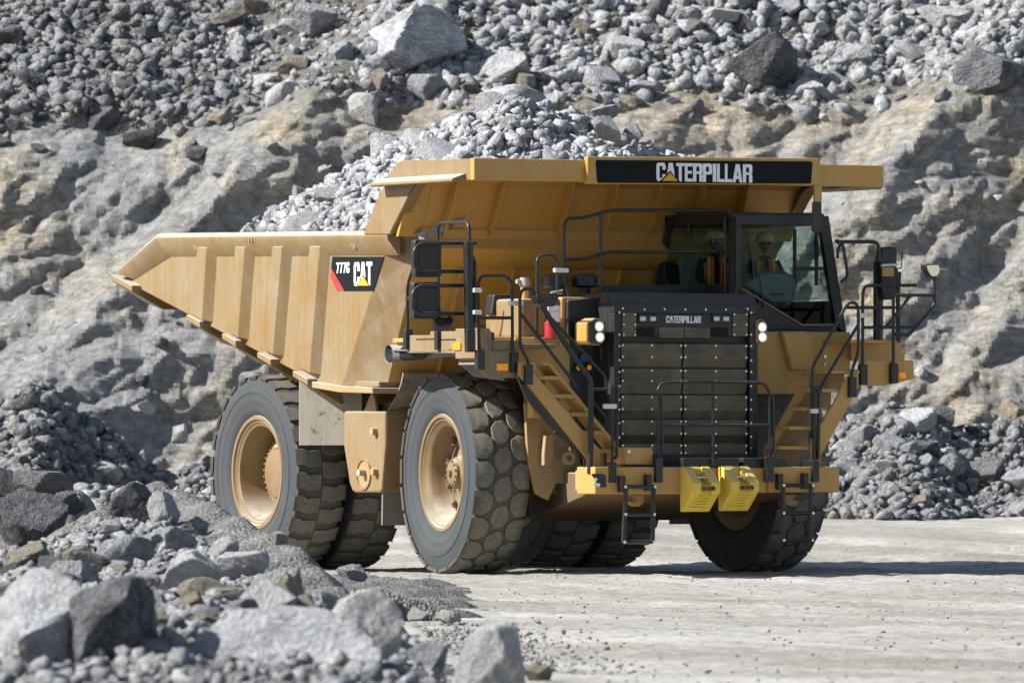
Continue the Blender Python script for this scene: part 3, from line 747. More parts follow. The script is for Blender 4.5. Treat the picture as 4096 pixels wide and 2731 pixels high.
# engine guard under the nose: rear wall, sloping belly and side cheeks
p = [(-1.6,-0.9,1.239),(-1.561,-0.9,1.035),(-1.484,-0.9,0.911),(-1.336,-0.9,0.752),(-0.916,-0.9,0.671),(0.072,-0.9,0.651)]
mb = MB()
mb.hexa([(-1.62, -2.45, 1.02), (1.55, -2.45, 1.02), (1.05, .2, .66), (-1.05, .2, .66), (-1.62, -2.45, 1.26), (1.55, -2.45, 1.26), (1.05, .2, 1.30), (-1.05, .2, 1.30)])
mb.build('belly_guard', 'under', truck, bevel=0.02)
mb = MB()
p = [(-1.914,-1.3,2.13),(-1.622,-1.3,2.131),(-1.5,-1.3,1.773),(-1.201,-1.3,1.558),(-1.023,-1.3,1.211),(-0.914,-1.3,1.115),(-1.132,-1.3,1.116),(-1.473,-1.3,1.14),(-1.582,-1.3,0.928),(-1.758,-1.3,1.009),(-1.867,-1.3,1.367)]
mb.prism('y', -1.3, -1.24, [(q[0], q[2]) for q in p]); mb.build('cheek_plate', 'paint_mud', truck, bevel=0.01)
mb = MB()
mb.box(-1.78, -1.60, -1.15, -1.0, 1.2, 2.7); mb.box(-1.45, 1.3, -1.1, -.9, 1.0, 2.9)
mb.build('bulkhead', 'under', truck, bevel=0.01)
p = [(-1.685,-1.42,1.737),(-1.572,-1.42,1.737),(-1.572,-1.42,1.451),(-1.606,-1.42,1.451),(-1.6,-1.42,1.361),(-1.708,-1.42,1.361),(-1.708,-1.42,1.51)]
mb = MB(); mb.prism('y', -1.42, -1.34, [(q[0], q[2]) for q in p]); mb.build('tie_bracket', 'paint_mud', truck, bevel=0.008)
p = [(-1.382,-1.42,1.451),(-1.294,-1.42,1.528),(-1.294,-1.42,1.373)]
mb = MB(); mb.lathe([(.04, 0), (.085, 0), (.085, .05), (.04, .05)], 20, (p[0][0], -1.47, p[0][2]), 'y', closed=True); mb.build('tow_eye', 'paint_mud', truck)
# hoses hanging in the shaded gap behind the right front tyre
for k in range(4):
    x = -1.52 + .1*k
    mb = MB(); mb.tube([(x, -.9, 2.6), (x + .05, -1.18, 2.1), (x - .05, -1.16, 1.6), (x + .08, -.8, 1.25)], .025, .15); mb.build('hose', 'rail', truck, smooth=60)

# fuel tank on the right frame rail
p = [(-2.5,2.516,2.054),(-2.5,1.358,2.048),(-2.5,1.358,1.592),(-2.5,1.458,1.044),(-2.5,1.512,1.015),(-2.5,2.206,1.013),(-2.5,2.278,1.036),(-2.5,2.354,1.128),(-2.5,2.511,1.594)]
mb = MB(); mb.prism('x', -2.5, -1.85, [(q[1], q[2]) for q in p]); tank = mb.build('fuel_tank', 'paint_dusty', truck, bevel=0.03)
c, c2, c3, e1, e2 = [(-2.5,1.932,1.249),(-2.5,1.609,1.795),(-2.5,1.592,1.281),(-2.5,1.911,2.163),(-2.5,2.016,2.048)]
mb = MB(); mb.lathe([(.175, 0), (.20, 0), (.20, -.02), (.175, -.02)], 28, (-2.5, c[1], c[2]), 'x', closed=True); mb.build('port_ring', 'paint_dusty', tank)
mb = MB(); mb.cyl((-2.49, c[1], c[2]), (-2.505, c[1], c[2]), .172, n=28); mb.build('port', 'paint_mud', tank)
mb = MB(); mb.cyl((-2.49, c[1] - .02, c[2] + .02), (-2.60, c[1] - .02, c[2] + .02), .045, n=12); mb.build('port_valve', 'steel', tank, smooth=40)
for q in (c2, c3):
    mb = MB(); mb.cyl((-2.49, q[1], q[2]), (-2.57, q[1], q[2]), .05, n=14); mb.build('tank_bolt', 'paint_mud', tank, smooth=40)
mb = MB(); mb.prism('x', -2.47, -2.44, [(e2[1], 2.04), (e1[1] - .09, 2.30 - .03), (e1[1] - .14, 2.28), (e1[1] - .2, 2.22), (e2[1] - .36, 2.04)]); mb.build('lifting_eye', 'paint_dusty', tank)
mb = MB(); mb.box(-2.3, -1.95, 1.35, 1.8, 2.03, 2.16); mb.build('tank_cap', 'under', tank, bevel=.02)

# rubber flaps before the rear tyres and behind the front tyres
for s in (-1, 1):
    mb = MB()
    mb.strip([(s*2.735, 3.28, 2.75), (s*2.735, 3.28, 1.62)], [(s*2.20, 2.58, 2.75), (s*2.20, 2.58, 1.62)], (0, .03, 0))
    mb.build('mud_flap', 'flap', truck)
    mb = MB()
    zs = [2.53, 2.40, 2.24, 2.03, 1.92, 1.5, .60]; ys = [1.02, 1.06, 1.18, 1.445, 1.50, 1.51, 1.53]; xo = [2.41, 2.42, 2.42, 2.42, 2.425, 2.44, 2.45]
    mb.strip([(s*x, y, z) for x, y, z in zip(xo, ys, zs)], [(s*1.75, y, z) for y, z in zip(ys, zs)], (0, .03, 0))
    mb.build('mud_flap', 'flap', truck, smooth=30)

# ---------------------------------------------------------------- bumper, engine hood and grille
mb = MB()
p = [(-1.786,-2.87,1.329),(-1.786,-2.87,1.006)]
mb.box(-1.785, -.50, -2.87, -2.40, 1.01, 1.345); mb.box(-.50, .69, -2.82, -2.40, 1.02, 1.33); mb.box(.69, 1.705, -2.87, -2.40, 1.025, 1.345)
mb.box(-1.70, 1.62, -2.40, -2.2, 1.05, 1.30)
bump_ = mb.build('bumper', 'paint', truck, bevel=0.015)
mb = MB(); mb.box(-.50, .30, -2.80, -2.35, 1.30, 1.455); mb.box(.36, .98, -2.80, -2.35, 1.30, 1.455); mb.build('deck_plate', 'hood', bump_, bevel=.01)
p = [(-1.311,-2.78,1.585),(-0.919,-2.78,1.585),(-0.919,-2.78,1.372),(-1.311,-2.78,1.372),(-1.39,-2.78,1.585),(-1.662,-2.78,1.513)]
mb = MB(); mb.prism('y', -2.78, -2.45, [(q[0], q[2]) for q in p[:4]]); mb.build('step_box', 'paint', bump_, bevel=.012)
mb = MB(); mb.cyl((p[0][0] + .045, -2.77, p[0][2] - .05), (p[0][0] + .045, -2.80, p[0][2] - .05), .022, n=10); mb.build('latch', 'bolt', bump_)
p = [(-1.053,-2.5,1),(-0.886,-2.5,1),(-0.886,-2.5,0.905),(-0.95,-2.5,0.854),(-1.04,-2.5,0.855),(-1.104,-2.5,0.916),(-1.027,-2.5,0.916),(-0.989,-2.5,0.939)]
mb = MB(); mb.prism('y', -2.5, -2.42, [(q[0], q[2]) for q in p]); mb.build('tow_hook', 'paint_mud', bump_, bevel=.01)
mb = MB(); mb.prism('y', -2.5, -2.42, [(-q[0] + .25, q[2]) for q in p]); mb.build('tow_hook', 'paint_mud', bump_, bevel=.01)

HB = [(-1.05, 1.31), (1.02, 1.31), (1.02, 3.40), (.93, 3.515), (-.90, 3.515), (-1.05, 3.38)]
mb = MB()
mb.prism('y', -1.92, -.35, HB)
hood = mb.build('engine_hood', 'hood', truck, bevel=0.03)
mb = MB()   # front frame round the radiator: two posts, top header plate, foot
mb.box(-1.05, -.955, -2.02, -1.92, 1.31, 3.255); mb.box(.90, 1.02, -2.02, -1.92, 1.31, 3.255)
mb.prism('x', -1.052, 1.022, [(-2.023, 3.37), (-1.90, 3.515), (-1.80, 3.515), (-1.915, 3.257), (-2.023, 3.257)])
mb.box(-.955, .90, -2.00, -1.92, 2.975, 3.262); mb.box(-.955, .90, -2.00, -1.92, 1.31, 1.50)
mb.build('radiator_frame', 'hood', hood, bevel=.012)
mb = MB(); mb.box(-.955, .90, -1.918, -1.90, 1.48, 3.0); mb.build('radiator_core', 'dark', hood)
rows = [(-0.92,-2,2.878),(-0.92,-2,2.693),(-0.92,-2,2.562),(-0.92,-2,2.394),(-0.92,-2,2.234),(-0.92,-2,2.044),(-0.92,-2,1.929),(-0.92,-2,1.739),(-0.92,-2,1.629),(-0.92,-2,1.499)]
xs = [(-0.925,-2,2.638),(-0.056,-2,2.643),(-0.03,-2,2.643),(0.881,-2,2.648)]
for k in range(5):
    za, zb = rows[2*k][2], rows[2*k + 1][2]
    zn = rows[2*k + 2][2] if k < 4 else zb - .03
    for xa, xb in ((xs[0][0], xs[1][0]), (xs[2][0], xs[3][0])):
        mb = MB()
        mb.prism('x', xa, xb, [(-1.985, za), (-1.985, zb), (-1.945, zn + .012), (-1.92, zn + .012), (-1.92, za + .02), (-1.96, za + .02)])
        mb.mi = 1
        for xx in (xa + .018, (xa + xb)/2 - .0, xb - .018):
            for zz in (za - .02, zb + .02):
                mb.cyl((xx, -1.98, zz), (xx, -1.998, zz), .0135, n=8)
        mb.build('grille_panel', ['perf', 'bolt'], hood)
p = [(-0.926,-2.01,3.26),(-0.726,-2.01,2.967),(0.658,-2.01,3.273),(0.873,-2.01,2.977),(-0.4,-2.01,3.083),(-0.044,-2.01,2.954),(-0.033,-2.01,3.085),(0.334,-2.01,2.956),(-0.713,-2.01,3.081),(-0.463,-2.01,2.969),(0.342,-2.01,3.088),(0.595,-2.01,2.976)]
for k in range(6):
    a, b = p[2*k], p[2*k + 1]
    mb = MB(); mb.box(a[0], b[0], -2.012, -1.99, b[2], a[2])
    if k < 2:
        mb.mi = 1
        for xx in (a[0] + .02, b[0] - .02):
            for zz in (a[2] - .02, (a[2] + b[2])/2, b[2] + .02): mb.cyl((xx, -2.01, zz), (xx, -2.024, zz), .012, n=8)
    mb.build('intake_mesh' if k < 4 else 'horn_mesh', ['perf' if k < 4 else 'dark', 'bolt'], hood)
mb = MB()
p = [(-0.976,-2.02,3.264),(-0.976,-2.02,2.987),(-0.976,-2.02,2.845),(-0.976,-2.02,2.67),(-0.976,-2.02,2.524),(-0.976,-2.02,2.347),(-0.976,-2.02,2.179),(-0.976,-2.02,2.057),(-0.976,-2.02,1.889),(-0.976,-2.02,1.712),(0.918,-2.02,3.275),(0.913,-2.02,3),(0.916,-2.02,2.857),(0.916,-2.02,2.676),(0.916,-2.02,2.533),(0.913,-2.02,2.355),(0.913,-2.02,2.185),(0.913,-2.02,2.062),(0.913,-2.02,1.893),(0.913,-2.02,1.723),(0.913,-2.02,1.58),(0.913,-2.02,1.431),(-0.926,-2.02,3.315),(-0.619,-2.02,3.306),(-0.33,-2.02,3.309),(-0.034,-2.02,3.307),(0.258,-2.02,3.309),(0.551,-2.02,3.311),(0.863,-2.02,3.323)]
for q in p: mb.cyl((q[0], -2.015, q[2]), (q[0], -2.034, q[2]), .0135, n=8)
mb.build('frame_bolts', 'bolt', hood)
p = [(-0.295,-2.01,3.14),(0.203,-2.01,3.144),(-0.295,-2.01,3.226),(-0.255,-2.01,3.143),(-0.184,-2.01,3.143),(-0.219,-2.01,3.178)]
lettering('CATERPILLAR', (p[0][0], -2.001, p[0][2]), (1, 0, 0), (0, 0, 1), p[1][0] - p[0][0], p[2][2] - p[0][2], .006, wd, .05).build('lettering', 'white', hood)
triangle((p[3][0], -2.003, p[3][2]), (p[4][0], -2.003, p[4][2]), (p[5][0], -2.003, p[5][2]), .010, hood)
for a, b, e in ([(-0.696,-2.01,3.247),(-0.423,-2.01,3.135),(-0.641,-2.01,3.19)], [(0.362,-2.01,3.255),(0.625,-2.01,3.143),(0.415,-2.01,3.198)]):
    mb = MB(); mb.box(a[0], b[0], -2.03, -1.99, b[2], a[2]); hl = mb.build('work_lamp', 'black', truck, bevel=.008)
    wdt = b[0] - a[0]
    for k in range(2):
        x = a[0] + wdt*(.20 + .53*k)
        mb = MB(); mb.box(x - .042, x + .042, -2.042, -2.02, b[2] + .025, a[2] - .03); mb.build('lens', 'lamp_off', hl, bevel=.012)
# headlight pods either side of the hood
for side, p in ((-1, [(-1.416,-2.05,3.153),(-1.334,-2.05,3.191),(-1.259,-2.05,3.181),(-1.202,-2.05,3.138),(-1.197,-2.05,2.915),(-1.259,-2.05,2.854),(-1.421,-2.05,2.864),(-1.456,-2.05,2.907),(-1.456,-2.05,3.131),(-1.287,-2.05,3.087),(-1.279,-2.05,2.954)]), (1, [(0.995,-2.05,3.18),(1.053,-2.05,3.194),(1.104,-2.05,3.172),(1.132,-2.05,3.133),(1.132,-2.05,2.939),(1.091,-2.05,2.89),(0.995,-2.05,2.89),(0.985,-2.05,2.923),(0.985,-2.05,3.154),(1.048,-2.05,3.095),(1.051,-2.05,2.969)])):
    mb = MB(); mb.prism('y', -2.05, -1.75, [(q[0], q[2]) for q in p[:9]]); pod = mb.build('headlight_pod', 'paint', truck, bevel=.015)
    mb = MB(); mb.prism('y', -2.056, -2.04, [((q[0] - p[9][0])*.80 + p[9][0], (q[2] - (p[9][2] + p[10][2])/2)*.93 + (p[9][2] + p[10][2])/2) for q in p[:9]]); mb.build('pod_face', 'black', pod)
    for q in p[9:]:
        mb = MB(); mb.lathe([(0, -.035), (.03, -.033), (.040, -.026)], 20, (q[0], -2.055, q[2]), 'y'); hl_ = mb.build('headlight', 'lamp_lit', pod, smooth=60)
        mb = MB(); mb.lathe([(.040, -.026), (.050, -.018), (.054, 0)], 20, (q[0], -2.055, q[2]), 'y'); mb.build('reflector', 'lamp_edge', hl_ if False else pod, smooth=60)
        mb = MB(); mb.lathe([(.054, -.02), (.066, -.02), (.066, .02), (.054, .02)], 20, (q[0], -2.06, q[2]), 'y', closed=True); mb.build('lamp_rim', 'bolt', pod, smooth=40)
# grab handle strip on the hood's right post, black hood cheek
p = [(-1.099,-1.6,3.363),(-0.949,-1.6,3.43),(-0.949,-1.6,1.361),(-1.049,-1.6,1.656),(-1.099,-1.6,2.203)]
mb = MB(); mb.prism('y', -1.58, -1.5, [(-1.46, 3.42), (-1.0, 3.46), (-1.0, 1.6), (-1.3, 1.75), (-1.40, 2.2), (-1.46, 2.4)]); mb.build('hood_cheek', 'hood', truck, bevel=.02)

# ---------------------------------------------------------------- right-hand fender, decks and housings
mb = MB()
mb.box(-1.97, -1.44, -1.60, -1.45, 1.95, 2.955)
mb.box(-3.0, -1.46, -1.55, .2, 2.90, 2.955)
fend = mb.build('fender', 'paint', truck, bevel=.012)
mb = MB(); mb.box(-2.25, -1.97, -1.66, -1.55, 2.60, 2.95); mb.build('fender_panel', 'paint', fend, bevel=.01)
# corner step box with its pale outer side
p = [(-3.181,-2.5,2.865),(-3.096,-2.5,2.863),(-3.057,-2.5,2.759),(-2.66,-2.5,2.761),(-2.66,-2.5,2.44),(-3.057,-2.5,2.438),(-3.181,-2.5,2.53)]
mb = MB(); q = p
mb.prism('y', -2.50, -2.45, [(a[0], a[2]) for a in q]); mb.prism('x', -3.0, -2.62, [(-2.46, 2.66), (-1.6, 2.66), (-1.6, 2.90), (-2.46, 2.90)])
mb.prism('z', 2.60, 2.63, [(-3.02, -2.47), (-2.6, -2.47), (-2.6, -1.6), (-3.02, -1.6)])
mb.prism('x', -3.06, -3.02, [(-2.49, 2.72), (-2.2, 2.68), (-1.6, 2.68), (-1.6, 3.05), (-2.2, 3.05), (-2.42, 3.05), (-2.49, 3.0)])
box_ = mb.build('corner_deck', 'paint_dusty', truck, bevel=.01)
p = [(-2.969,-2.51,2.614),(-2.817,-2.51,2.527)]
mb = MB(); mb.box(p[0][0], p[1][0], -2.535, -2.50, p[1][2], p[0][2]); mb.build('turn_signal', 'amber', truck, bevel=.008)
# upper side deck: fascia towards the outside
p = [(-3.05,-0.298,2.766),(-3.05,-0.298,2.986),(-3.05,-0.912,2.979),(-3.05,-0.912,3.026),(-3.05,-1.859,3.017),(-3.05,-2.152,3.004),(-3.05,-2.152,2.74)]
mb = MB(); mb.prism('x', -3.05, -3.02, [(a[1], a[2]) for a in p]); mb.box(-3.02, -1.98, -2.2, -.25, 2.80, 2.86)
sd = mb.build('side_deck', 'paint_dusty', truck, bevel=.008)
for a in [(-3.055,-0.542,2.939),(-3.055,-1.055,2.927),(-3.055,-1.559,2.918)]:
    mb = MB(); mb.box(-3.058, -3.045, a[1] - .56, a[1], a[2] - .012, a[2]); mb.build('deck_slot', 'dark', sd)
p = [(-3.055,-1.565,2.877),(-3.055,-1.771,2.786)]
mb = MB(); mb.box(-3.085, -3.05, p[1][1], p[0][1], p[1][2], p[0][2]); mb.build('turn_signal', 'amber', truck, bevel=.008)
# exhaust under the side deck with heat shield
mb = MB()
ea, eb = Vector((-2.90, .50, 2.765)), Vector((-2.78, -1.9, 2.83))
for r0, r1, flip in ((.112, .085, 0),):      # outer and inner wall, mouth cut on a slant that opens outwards
    ring = []
    for k in range(24):
        a = 2*math.pi*k/24; cx_, cz_ = math.cos(a), math.sin(a)
        ring.append((ea.x + r0*cx_, ea.y + cx_*r0*3.0 - .02*flip, ea.z + r0*cz_))
    ring += [(eb.x + r1*math.cos(2*math.pi*k/24), eb.y, eb.z + r1*math.sin(2*math.pi*k/24)) for k in range(24)]
    mb.raw(ring, [(k, (k + 1) % 24, 24 + (k + 1) % 24, 24 + k) for k in range(24)])
ex = mb.build('exhaust_pipe', ['exhaust'], truck, smooth=40)
mb = MB(); 
ring = [(ea.x + .100*math.cos(2*math.pi*k/24), ea.y + math.cos(2*math.pi*k/24)*.100*3.0 - .05, ea.z + .100*math.sin(2*math.pi*k/24)) for k in range(24)]
ring += [(x + .01, y - .9, z + .02) for x, y, z in ring]
mb.raw([(ea.x + 1.03*(x - ea.x), y + .045, ea.z + 1.03*(z - ea.z)) for x, y, z in ring[:24]] + ring[24:], [(k, (k + 1) % 24, 24 + (k + 1) % 24, 24 + k) for k in range(24)] + [tuple(range(24, 48))]); mb.build('exhaust_bore', 'dark', ex)
mb = MB(); mb.strip([(-3.04, .15, 2.80), (-3.05, -.4, 2.785), (-3.06, -.9, 2.765), (-3.05, -1.4, 2.785), (-3.05, -2.1, 2.79)], [(-2.6, .15, 2.83), (-2.6, -.4, 2.83), (-2.6, -.9, 2.83), (-2.6, -1.4, 2.83), (-2.6, -2.1, 2.83)], (0, 0, .01)); mb.build('heat_shield', 'exhaust', ex, smooth=40)
mb = MB(); mb.strip([(-2.98, -1.55, 2.98), (-2.98, -1.55, 2.62), (-2.86, -1.7, 2.46)], [(-2.98, -2.42, 3.0), (-2.98, -2.42, 2.64), (-2.8, -2.42, 2.40)], (.03, 0, 0)); mb.build('fender_liner', 'black', truck)
# air cleaner housing behind the deck, two intake caps, filler pipe and lifting plate
mb = MB(); mb.box(-1.95, -1.05, -1.25, -.3, 2.955, 3.44); mb.build('air_cleaner', 'paint_dusty', truck, bevel=.04)
mb = MB(); mb.box(-1.52, -1.05, -1.52, -1.25, 2.955, 3.46); mb.build('hood_side', 'paint', truck, bevel=.03)
for a in [(-1.198,-0.75,3.659),(-0.775,-0.75,3.67)]:
    mb = MB(); mb.lathe([(0, .11), (.12, .105), (.165, .07), (.17, -.05), (.14, -.07), (.08, -.075), (.075, -.25), (0, -.25)], 24, a, 'z'); mb.build('intake_cap', 'black', truck, smooth=40)
p = [(-1.756,-1,3.628),(-1.756,-1,2.944)]
mb = MB(); mb.cyl(p[1], p[0], .055, n=14); fp = mb.build('filler_pipe', 'paint', truck, smooth=40)
mb = MB(); mb.cyl((p[0][0], -1.0, p[0][2] - .02), (p[0][0], -1.0, p[0][2] + .08), .075, .06, n=14); mb.cyl((p[0][0] - .12, -1.0, p[0][2] + .03), (p[0][0], -1.0, p[0][2] + .03), .03, n=8); mb.build('filler_cap', 'steel', fp, smooth=40)
p = [(-1.279,-1.35,2.943),(-1.287,-1.35,3.236),(-1.263,-1.35,3.285),(-1.215,-1.35,3.306),(-1.176,-1.35,3.279),(-1.16,-1.35,3.223),(-1.16,-1.35,3.014),(-1.064,-1.35,2.945)]
mb = MB(); mb.prism('y', -1.56, -1.53, [(a[0], a[2]) for a in p]); mb.build('lifting_plate', 'paint', truck, bevel=.006)
# valve block and hydraulic lines by the corner deck
p = [(-1.977,-0.6,3.5),(-1.739,-0.6,3.503),(-1.739,-0.6,3.251),(-2.017,-0.6,3.248)]
mb = MB(); mb.prism('y', -.6, -.4, [(a[0], a[2]) for a in p]); vb = mb.build('valve_block', 'black', truck, bevel=.02)
for a in ((1265,870),(1315,860)):
    pass
for P_ in ([(-1.845,-0.62,3.34),(-1.845,-0.62,3.186),(-1.892,-0.62,3.074),(-1.876,-0.62,2.934)], [(-1.765,-0.62,3.341),(-1.781,-0.62,3.201),(-1.829,-0.62,3.061),(-1.845,-0.62,2.934)]):
    mb = MB(); mb.tube(P_, .022, .1); mb.build('hydraulic_line', 'rail', vb, smooth=60)
    mb = MB(); mb.cyl((P_[0][0], -.62, P_[0][2] - .03), (P_[0][0], -.62, P_[0][2] + .06), .04, n=8); mb.build('fitting', 'steel', vb)
p = [(-2.039,-0.3,3.147),(-1.784,-0.3,3.079),(-1.784,-0.3,2.967),(-2.007,-0.3,3.049)]
mb = MB(); mb.prism('y', -.3, -.2, [(a[0], a[2]) for a in p]); mb.build('side_tray', 'black', truck, bevel=.01)
# reverse reflectors, blue box and bolts on the yellow bulkhead
p = [(-1.329,-1.61,2.581),(-1.179,-1.61,2.582),(-1.306,-1.61,2.742),(-1.16,-1.61,2.655),(-1.588,-1.61,2.866),(-1.588,-1.61,2.504),(-2.191,-1.61,2.845),(-2.593,-1.61,2.843)]
for a in p[:2]:
    mb = MB(); mb.lathe([(0, -.02), (.032, -.018), (.034, 0)], 16, a, 'y'); rl = mb.build('marker_lamp', 'amber', truck, smooth=60)
    mb = MB(); mb.lathe([(.034, -.02), (.055, -.02), (.055, .01), (.034, .01)], 16, a, 'y', closed=True); mb.build('lamp_rim', 'black', rl)
mb = MB(); mb.box(p[2][0], p[3][0], -1.65, -1.60, p[3][2], p[2][2]); mb.build('junction_box', 'blue', truck, bevel=.012)
for a in p[4:6]:
    mb = MB(); mb.cyl(a, (a[0], -1.63, a[2]), .03, n=12); mb.build('panel_bolt', 'steel', fend)
for a in p[6:8]:
    mb = MB(); mb.cyl((a[0], -1.66, a[2]), (a[0], -1.68, a[2]), .028, n=12); mb.build('panel_bolt', 'bolt', fend)

# ---------------------------------------------------------------- left-hand fender under the cab
mb = MB()
p = [(1.238,-1.62,3.043),(2.602,-1.62,3.052),(2.601,-1.62,2.513),(2.221,-1.62,2.512),(1.948,-1.62,2.261),(1.237,-1.62,2.259)]
mb.prism('y', -1.62, -.4, [(a[0], a[2]) for a in p])
mb.box(1.05, 2.3, -1.58, .2, 2.35, 3.05)
lf = mb.build('fender', 'paint', truck, bevel=.015)
p = [(1.533,-1.72,3.051),(1.92,-1.72,3.054),(1.996,-1.72,2.929),(1.996,-1.72,2.562),(1.684,-1.72,2.561),(1.605,-1.72,2.822)]
mb = MB(); mb.prism('y', -1.74, -1.6, [(a[0], a[2]) for a in p]); mb.build('fender_box', 'paint', lf, bevel=.03)
mb = MB(); p = [(1.335,-1.45,2.26),(2.092,-1.45,2.271),(1.607,-1.45,1.357),(1.335,-1.45,1.357)]
mb.prism('y', -1.45, -1.40, [(a[0], a[2]) for a in p]); mb.build('splash_panel', 'hood', truck)
p = [(2.308,-2.35,2.675),(3.098,-2.35,2.685),(3.098,-2.35,2.452),(2.687,-2.35,2.364),(2.307,-2.35,2.362)]
mb = MB(); mb.prism('y', -2.35, -2.31, [(a[0], a[2]) for a in p]); mb.box(2.2, 3.0, -2.31, -1.0, 2.90, 2.94)
ld = mb.build('corner_deck', 'paint', truck, bevel=.008)
p = [(2.564,-1.7,2.912),(3.288,-1.7,2.924),(3.358,-1.7,2.687),(2.564,-1.7,2.683)]
mb = MB(); mb.prism('y', -1.70, -1.66, [(a[0], a[2]) for a in p]); mb.build('deck_backplate', 'paint', ld)
p = [(2.866,-2.36,2.54),(2.964,-2.36,2.454)]
mb = MB(); mb.box(p[0][0], p[1][0], -2.385, -2.35, p[1][2], p[0][2]); mb.build('turn_signal', 'amber', truck, bevel=.008)
for a in [(2.192,-1.66,2.737),(2.192,-1.66,2.637),(1.961,-1.66,2.479),(1.652,-1.66,2.482),(2.228,-1.66,2.406)]:
    mb = MB(); mb.cyl(a, (a[0], a[1] - .03, a[2]), .022, n=10); mb.build('panel_bolt', 'bolt', lf)

# ---------------------------------------------------------------- stairs
def staircase(outer, treads, inner, y0, y1, thin):
    mb = MB(); mb.prism('y', y0, y0 + .05, [(a[0], a[2]) for a in outer]); st = mb.build('staircase', 'paint', truck, bevel=.01)
    for a, b in treads:
        mb = MB(); mb.box(a[0], b[0], y0 + .05, y1, a[2] - .038, a[2])
        mb.mi = 1; n = 16
        for k in range(n):
            x = a[0] + (b[0] - a[0])*(k + .5)/n
            mb.box(x - .006, x + .006, y0 + .055, y1 - .01, a[2], a[2] + .012)
        mb.build('step', ['paint', 'paint_mud'], st)
        mb = MB(); mb.box(min(a[0], b[0]), max(a[0], b[0]), y1, y1 + .02, a[2] - .235, a[2] - .02); mb.build('riser', 'paint_mud', st)
    if inner:
        mb = MB(); mb.prism('y', y1 - .05 if thin else y0 + .06, y1 + .03 if thin else y1, [(a[0], a[2]) for a in inner]); mb.build('stringer', 'paint', st)
    return st
staircase([(-2.712,-2.62,2.628),(-2.48,-2.62,2.627),(-2.48,-2.62,2.539),(-2.535,-2.62,2.538),(-1.749,-2.62,1.722),(-1.567,-2.62,1.557),(-1.563,-2.62,1.35),(-1.665,-2.62,1.342),(-1.749,-2.62,1.427),(-2.583,-2.62,2.342),(-2.712,-2.62,2.464)],
    [tuple([(-2.402,-2.5,2.458),(-2.12,-2.5,2.459)]), tuple([(-2.201,-2.5,2.233),(-1.918,-2.5,2.234)]), tuple([(-1.986,-2.5,2.009),(-1.696,-2.5,2.009)]), tuple([(-1.77,-2.5,1.784),(-1.507,-2.5,1.784)]), tuple([(-1.555,-2.5,1.557),(-1.291,-2.5,1.557)])],
    [(-2.348,-2.4,2.63),(-2.247,-2.4,2.63),(-2.066,-2.4,2.442),(-1.628,-2.4,1.971),(-1.249,-2.4,1.569),(-1.209,-2.4,1.51),(-1.209,-2.4,1.35),(-1.249,-2.4,1.35),(-1.249,-2.4,1.516),(-1.641,-2.4,1.924),(-2.113,-2.4,2.43),(-2.261,-2.4,2.595),(-2.348,-2.4,2.594)], -2.62, -2.2, None)
p = [(-2.725,-2.64,2.455),(-2.592,-2.64,2.338),(-1.76,-2.64,1.427),(-1.773,-2.64,1.262),(-1.793,-2.64,1.421),(-2.257,-2.64,1.839),(-2.525,-2.64,2.097),(-2.618,-2.64,2.215)]
mb = MB(); mb.prism('y', -2.60, -2.57, [(a[0], a[2]) for a in p]); mb.build('splash_flap', 'rail', truck)
staircase([(1.952,-2.62,2.445),(2.021,-2.62,2.515),(2.133,-2.62,2.516),(2.133,-2.62,2.359),(2.021,-2.62,2.164),(1.59,-2.62,1.488),(1.575,-2.62,1.358),(1.449,-2.62,1.358),(1.449,-2.62,1.682),(1.786,-2.62,2.163)],
    [tuple([(1.661,-2.5,2.553),(2.173,-2.5,2.556)]), tuple([(1.48,-2.5,2.319),(1.977,-2.5,2.321)]), tuple([(1.33,-2.5,2.085),(1.811,-2.5,2.086)]), tuple([(1.165,-2.5,1.846),(1.645,-2.5,1.846)]), tuple([(1.003,-2.5,1.599),(1.519,-2.5,1.599)])],
    [(1.538,-2.4,2.372),(1.59,-2.4,2.372),(1.59,-2.4,2.294),(1.118,-2.4,1.591),(1.118,-2.4,1.358),(1.052,-2.4,1.358),(1.052,-2.4,1.612)], -2.62, -2.2, True)

# drop ladders below the bumper
def ladder(L, R_, rungs, feet):
    y = -2.95
    mb = MB(); mb.tube(L, .030, 0); ld_ = mb.build('drop_ladder', 'rail', truck, smooth=60)
    mb = MB(); mb.tube(R_, .030, 0); mb.build('side_rail', 'rail', ld_, smooth=60)
    for a, b in rungs:
        mb = MB(); mb.tube([a, b], .024, 0); mb.build('rung', 'rail', ld_, smooth=60)
        for q in (a, b):
            mb = MB(); mb.cyl((q[0], y - .03, q[2]), (q[0], y - .045, q[2]), .018, n=8); mb.build('bolt', 'bolt', ld_)
    for q in feet:
        mb = MB(); mb.box(q[0] - .035, q[0] + .035, -2.97, -2.87, q[2] - .10, q[2] + .10); mb.build('bracket', 'rail', ld_, bevel=.01)
ladder([(-1.398,-2.95,1.075),(-1.428,-2.95,0.413)], [(-1.003,-2.95,1.119),(-1.018,-2.95,0.411)], [[(-1.418,-2.95,1.099),(-1.003,-2.95,1.099)], [(-1.415,-2.95,0.761),(-1.012,-2.95,0.76)], [(-1.431,-2.95,0.42),(-1.015,-2.95,0.419)]], [(-1.439,-2.9,1.136),(-1.071,-2.9,1.152)])
ladder([(0.844,-2.95,1.123),(0.843,-2.95,0.415)], [(1.247,-2.95,1.129),(1.241,-2.95,0.419)], [[(0.835,-2.95,1.115),(1.256,-2.95,1.114)], [(0.835,-2.95,0.77),(1.255,-2.95,0.768)], [(0.835,-2.95,0.433),(1.248,-2.95,0.431)]], [(0.805,-2.9,1.159),(1.167,-2.9,1.17)])

